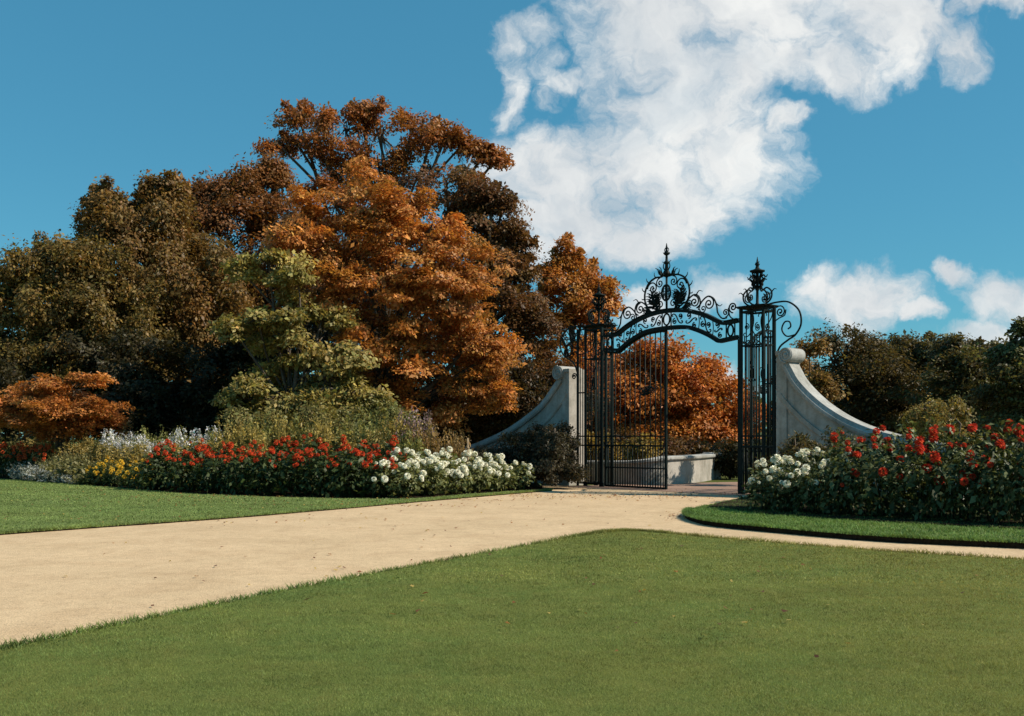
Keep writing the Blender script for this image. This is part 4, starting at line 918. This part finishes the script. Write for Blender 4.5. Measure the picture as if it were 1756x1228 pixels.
# --- piers
def pier(s):
    pr = sub('pier', gate)
    ui, uo, dep = 2.56, 3.26, .46
    H = 4.90
    for (u, w) in ((ui, 0), (uo, 0), (ui, dep), (uo, dep)):
        b = MB(); p = G(s*u, 0, w); hw = .037 if (u == ui and w == 0) else .03
        b.quadgrid([[p+E3*a*hw*sc+N3*c*hw*sc+Z3*z for a, c in ((-1, -1), (1, -1), (1, 1), (-1, 1))] for z, sc in ((0, 1.6), (.14, 1.6), (.16, 1), (H, 1))])
        b.build('post', IRON, pr, smooth=False)
    cap = MB(); cc = G(s*(ui+uo)/2, 0, dep/2)
    prf = [(0, .00), (.02, .05), (.05, .07), (.07, .12), (.11, .13)]
    cap.quadgrid([[cc+E3*a*((uo-ui)/2+.045+q)+N3*c*(dep/2+.045+q)+Z3*(H+z) for a, c in ((-1, -1), (1, -1), (1, 1), (-1, 1))] for z, q in ((0, 0), (.015, .03), (.03, .04), (.04, .07), (.065, .07))])
    cap.build('cap', IRON, pr, smooth=False)
    pl = MB()
    for z, hh in ((.10, .06), (1.27, .05), (1.55, .045), (3.93, .04), (4.82, .05)):
        for w in (0, dep):
            pl.strip([G(s*ui, z, w), G(s*uo, z, w)], N3, hh, .04)
        for u in (ui, uo):
            pl.strip([G(s*u, z, 0), G(s*u, z, dep)], E3, hh, .04)
    pl.build('cross_rail', IRON, pr, smooth=False)
    def bar(parent, a, b, r=.017, spear=0):
        m_ = MB(); m_.tube([a, b], r, 6)
        if spear: m_.tube([b, b+Z3*spear*.35, b+Z3*spear], [r, r*1.9, .003], 6)
        m_.build('bar', IRON, parent)
    for k in range(1, 5):
        u = ui+(uo-ui)*k/5
        bar(pr, G(s*u, .1, 0), G(s*u, 3.93, 0)); 
        if k in (1, 4): bar(pr, G(s*u, .1, dep), G(s*u, 3.93, dep))
    for u in (ui, uo): bar(pr, G(s*u, .1, dep/2), G(s*u, 4.82, dep/2))
    for k in range(5):
        u = ui+(uo-ui)*(k+.5)/5; bar(pr, G(s*u, .1, 0), G(s*u, 1.12, 0), .012, .1)
    # scroll panel in the head of each face and half way up
    for w in (0, dep):
        uc = (ui+uo)/2
        for q in (1, -1):
            sc = MB()
            scroll(sc, (s*(uc+q*.12), 4.72), (s*(uc+q*.2), 4.25), 'C', q*s, 1.5, .016, w)
            spiral(sc, (s*(uc+q*.17), 4.42), .09, .02, PI/2, q*s*1.3, .013, w); sc.tube([G(s*(uc+q*.02), z_, w) for z_ in (3.0, 3.4, 3.95, 4.5, 4.82)], .012, 5)
            path2(sc, [(s*(uc+q*.02), 3.95), (s*(uc+q*.10), 4.06), (s*(uc+q*.22), 4.02), (s*(uc+q*.24), 4.16)], .015, w)
            scroll(sc, (s*(uc+q*.07), 3.32), (s*(uc+q*.07), 3.04), 'C', q*s, 1.4, .013, w)
            sc.build('scroll_panel', IRON, pr)
    # outer side panel and bracket scroll
    sp = MB(); ub = uo+.34
    p = G(s*ub, 0, 0)
    sp.quadgrid([[p+E3*a*.028+N3*c*.028+Z3*z for a, c in ((-1, -1), (1, -1), (1, 1), (-1, 1))] for z in (0, 4.86)])
    sp.build('side_post', IRON, pr, smooth=False)
    sp = MB()
    for z in (.10, 1.27, 1.55, 2.9, 4.1, 4.86): sp.strip([G(s*uo, z), G(s*ub, z)], N3, .04, .035)
    sp.build('side_rail', IRON, pr, smooth=False)
    bar(pr, G(s*(uo+.12), .1), G(s*(uo+.12), 4.1)); bar(pr, G(s*(uo+.23), .1), G(s*(uo+.23), 4.1))
    br = MB()
    path2(br, [(s*uo, 4.92), (s*(ub+.05), 4.97), (s*(ub+.42), 4.94), (s*(ub+.72), 4.70), (s*(ub+.78), 4.36), (s*(ub+.62), 4.10), (s*(ub+.40), 3.98), (s*(ub+.16), 3.82), (s*(ub+.03), 3.55)], .024)
    path2(br, [(s*(ub+.62), 4.10), (s*(ub+.36), 4.08), (s*(ub+.22), 4.26), (s*(ub+.30), 4.44), (s*(ub+.44), 4.44), (s*(ub+.48), 4.32), (s*(ub+.40), 4.26)], .02)
    spiral(br, (s*(ub+.17), 4.72), .15, .03, PI/2, -1.5*s, .018)
    path2(br, [(s*(ub+.03), 4.50), (s*(ub+.14), 4.56), (s*(ub+.30), 4.62), (s*(ub+.34), 4.76)], .016)
    spiral(br, (s*(ub+.16), 3.42), .11, .03, PI if s > 0 else 0, -1.4*s, .018)
    scroll(br, (s*(uo+.17), 4.76), (s*(uo+.17), 4.24), 'S', s, 1.5, .014)
    br.build('bracket_scroll', IRON, pr)
    # lantern-like crown finial
    b0 = cc+Z3*(H+.065)
    fr = lambda u, v, ww=0: b0+E3*u+N3*ww+Z3*v
    f = MB()
    for k in range(4):
        ang = PI/4*0+k*PI/2; dx, dy = math.cos(ang), math.sin(ang)
        d = E3*dx+N3*dy
        fr2 = lambda u, v, ww=0: b0+d*u+Z3*v
        path2(f, [(.06, .02), (.26, .04), (.42, .16), (.44, .34), (.30, .46), (.17, .42), (.12, .56), (.09, .76)], .022, frame=fr2)
        spiral(f, (.28, .22), .13, .025, PI/2, -1.4, .018, frame=fr2)
        path2(f, [(.42, .30), (.52, .40), (.60, .38)], np.linspace(.02, .006, 17), frame=fr2)
        path2(f, [(.09, .76), (.20, .80), (.26, .74), (.32, .80)], np.linspace(.028, .01, 25), frame=fr2)
    f.build('finial_scrolls', IRON, pr)
    f = MB()
    f.tube([b0, b0+Z3*1.12], .028, 7)
    for k in range(8):
        a = k*PI/4; d = E3*math.cos(a)+N3*math.sin(a)
        b = b0+Z3*.62; f.tube(smooth_poly([b+d*.04, b+d*.13+Z3*.02, b+d*.19+Z3*.09, b+d*.25+Z3*.08], 4), np.linspace(.04, .012, 13), 5)
        b = b0+Z3*.50; f.tube(smooth_poly([b+d*.04, b+d*.14+Z3*.06, b+d*.12+Z3*.16], 4), np.linspace(.03, .012, 9), 5)
        b = b0+Z3*.78; f.tube([b+d*.09, b+d*.14+Z3*.10], [.016, .014], 5)
    f.lathe(b0, [(.05, .0), (.10, .03), (.04, .08), (.035, .40), (.07, .46), (.04, .52), (.04, .86), (.13, .88), (.20, .91), (.20, .94), (.12, .96), (.06, .99), (.04, 1.06), (.07, 1.10), (.03, 1.15), (.02, 1.22), (.006, 1.30)], 10)
    f.tube([b0+Z3*1.14-E3*.06, b0+Z3*1.16+E3*.06], .014, 5)
    f.build('finial', IRON, pr)
pier(1); pier(-1)

# --- gate leaves (hinge at u = +-2.46, meeting at 0)
def leaf(hinge, dirv, nrm):
    lf = sub('gate_leaf', gate); W = 2.42
    P = lambda q, z: np.array((hinge[0]+dirv[0]*q, hinge[1]+dirv[1]*q, z))
    n3 = np.array((nrm[0], nrm[1], 0)); d3 = np.array((dirv[0], dirv[1], 0))
    topz = lambda q: low(2.46-q)-.075
    for q in (.05, W):
        b = MB(); b.strip([P(q, .04), P(q, topz(q))], n3, .07, .06); b.build('stile', IRON, lf, smooth=False)
    MB().strip([P(q, topz(q)-.02) for q in np.linspace(.05, W, 40)], n3, .045, .05).build('top_rail', IRON, lf, smooth=False)
    for z, h in ((.06, .06), (.62, .04), (1.27, .05), (1.55, .04)):
        MB().strip([P(.05, z), P(W, z)], n3, h, .045).build('rail', IRON, lf, smooth=False)
    N = 12
    for k in range(1, N):
        q = .05+(W-.05)*k/N
        MB().tube([P(q, .06), P(q, topz(q))], .0185, 6).build('bar', IRON, lf)
    for k in range(N):
        q = .05+(W-.05)*(k+.5)/N
        m_ = MB(); m_.tube([P(q, .06), P(q, 1.25)], .016, 6); m_.build('dog_bar', IRON, lf)
    m_ = MB(); fr = lambda u, v, ww=0: P(1.72+u, 2.86+v)+n3*ww
    for s in (1, -1):
        scroll(m_, (s*.06, .05), (s*.34, .10), 'S', s, 1.4, .015, frame=fr); spiral(m_, (s*.17, -.06), .09, .02, 0, s*1.3, .013, frame=fr)
    acanthus(m_, (-.05, -.1), .25, .9, frame=fr, seed=8); acanthus(m_, (-.1, -.12), .2, 2.2, frame=fr, seed=9)
    m_.build('lock_ornament', IRON, lf)
    m_ = MB()
    for k in range(N): 
        qa = .05+(W-.05)*k/N; qb = .05+(W-.05)*(k+1)/N; qm = (qa+qb)/2
        m_.tube([P(qm+math.cos(a)*.06, 1.41+math.sin(a)*.06) for a in np.linspace(0, 2*PI, 12)], .008, 4)
    m_.build('ring_band', IRON, lf)
leaf(gp(-2.46, .02), E, NV)
th = math.radians(77)
dv = -E*math.cos(th)+NV*math.sin(th); nv = np.array((-dv[1], dv[0]))
leaf(gp(2.44, .05), dv, nv)

# ------------------------------------------------------------ scroll walls
def wall_pt(px, py):
    r = (px-CX)/F; t = (6.4-25.8*r)/(.65+.76*r); Y = 25.8+.76*t
    u = 3.094-t
    return u, EYE-(py-HY)/F*Y
def scroll_wall(label, top_px, volute, s):
    w = thing('scroll_wall', label, 'wall', tuple(GC)+(0,))
    pts = np.array([wall_pt(*p) for p in top_px]); cur = smooth_poly(pts, 8)
    ue = 3.72 if s > 0 else -4.02                                        # upright end next to the pier
    vu, vv = wall_pt(*volute)
    th_ = .68 if s < 0 else .36
    ch = .22 if s < 0 else .19
    # body: follows the coping curve a little below it
    T = np.gradient(cur, axis=0); T /= np.linalg.norm(T, axis=1)[:, None]
    nn = np.column_stack((-T[:, 1], T[:, 0])); nn *= np.sign(nn[:, 1:2]+1e-9)
    body = cur-nn*ch*.55
    ring_top = [(ue, vv+.05), ((ue*.6+vu*.4), vv+.10)]+[tuple(q) for q in body]
    b = MB()
    for wd, fl in ((0, 1), (th_, -1)):
        pass
    rings = []
    for (u, z) in ring_top:
        rings.append([G(u, z, 0), G(u, z, th_), G(u, -.1, th_), G(u, -.1, 0)])
    b.quadgrid(rings); b.build('wall_body', STONE, w, smooth=False)
    # coping: moulded strip with nosing
    prf = [(0, -.07), (.05, -.10), (.11, -.10), (.14, -.07), (.22, -.04), (.22, th_+.04), (.14, th_+.07), (.11, th_+.10), (.05, th_+.10), (0, th_+.07)]
    cp = MB(); rings = []
    for p, q in zip(cur, nn):
        base = p-q*ch
        rings.append([G(base[0]+q[0]*a, base[1]+q[1]*a, d) for a, d in prf])
    cp.quadgrid(rings); cp.build('coping', COPE, w, smooth=False)
    # second moulding on the face, following the curve lower down
    md = MB(); mc = cur-nn*.62
    keep = [(p, q) for p, q in zip(mc, nn) if p[1] > .5 and s*p[0] > s*ue+.02]
    if len(keep) > 3:
        rings = [[G(p[0]+q[0]*a, p[1]+q[1]*a, d) for a, d in ((.05, -.002), (.05, -.05), (-.05, -.05), (-.09, -.02), (-.09, -.002))] for p, q in keep]
        md.quadgrid(rings); md.build('face_moulding', STONE, w, smooth=False)
    # volute: a rolled end with a spiral raised on its face
    vo = MB(); R = .225 if s < 0 else .185
    k = 28
    rings = [[G(vu+math.cos(2*PI*j/k)*R*sc, vv+math.sin(2*PI*j/k)*R*sc, d) for j in range(k)] for d, sc in ((-.13, .90), (-.115, 1), (th_+.115, 1), (th_+.13, .90))]
    vo.quadgrid(rings)
    for d in (-.135, th_+.135):
        t = np.linspace(0, 1, 60); a = (PI/2+2.4*2*PI*t)*(-s); q = R*.92*(1-t)+.03
        vo.tube([G(vu+math.cos(x)*y, vv+math.sin(x)*y, d) for x, y in zip(a, q)], .022, 6)
        vo.ball(G(vu, vv, d), .045, 8)
    vo.build('volute', COPE, w, smooth=False)
    # plain end block
    eb = MB(); a0, a1 = (ue-s*.05, ue+s*.26)
    eb.quadgrid([[G(a0, z, -o), G(a1, z, -o), G(a1, z, th_+o), G(a0, z, th_+o)] for z, o in ((-.1, .08), (.35, .08), (.38, .03), (vv-.02, .03), (vv+.02, .07), (vv+.12, .07))])
    eb.build('end_pilaster', STONE, w, smooth=False)
    return w
scroll_wall('pale stone wall sweeping down to the left from the left gate pier', [(960, 645), (949, 662), (929, 690), (905, 711), (877, 731), (849, 746), (808, 763), (770, 772), (720, 779)], (961, 640), -1)
scroll_wall('pale stone wall sweeping down to the right from the right gate pier', [(1350, 618), (1358, 634), (1372, 657), (1402, 687), (1436, 711), (1470, 728), (1510, 742), (1570, 756), (1650, 769)], (1352, 609), 1)

# low parapet wall inside the gate
pw = thing('parapet_wall', 'low pale stone parapet wall along the drive inside the gate', 'wall', (0, 0, 0))
def wpt(px, Y): return np.array(((px-CX)/F*Y, Y))
ctr = smooth_poly([wpt(985, 34.2), wpt(1040, 32.6), wpt(1095, 31.6), wpt(1144, 31.8), wpt(1190, 33.6), wpt(1221, 36.2)], 8)
Tn = np.gradient(ctr, axis=0); Tn /= np.linalg.norm(Tn, axis=1)[:, None]; Nn = np.column_stack((-Tn[:, 1], Tn[:, 0]))
hz = np.interp(np.arange(len(ctr)), [0, 14, 24, 40], [.72, .78, .92, .93])
MB().quadgrid([[(*(p-q*.17), -.1), (*(p+q*.17), -.1), (*(p+q*.17), h-.12), (*(p-q*.17), h-.12)] for p, q, h in zip(ctr, Nn, hz)]).build('wall_body', STONE, pw, smooth=False)
MB().quadgrid([[(*(p-q*.24), h-.12), (*(p-q*.26), h-.09), (*(p-q*.26), h-.03), (*(p-q*.20), h), (*(p+q*.20), h), (*(p+q*.26), h-.03), (*(p+q*.24), h-.12)] for p, q, h in zip(ctr, Nn, hz)]).build('coping', COPE, pw, smooth=False)
e = ctr[-1]; 
MB().quadgrid([[(e[0]+a*o, e[1]+c*o, z) for a, c in ((-1, -1), (1, -1), (1, 1), (-1, 1))] for z, o in ((-.1, .27), (.80, .27), (.81, .31), (.93, .31), (.97, .25))]).build('end_block', STONE, pw, smooth=False)
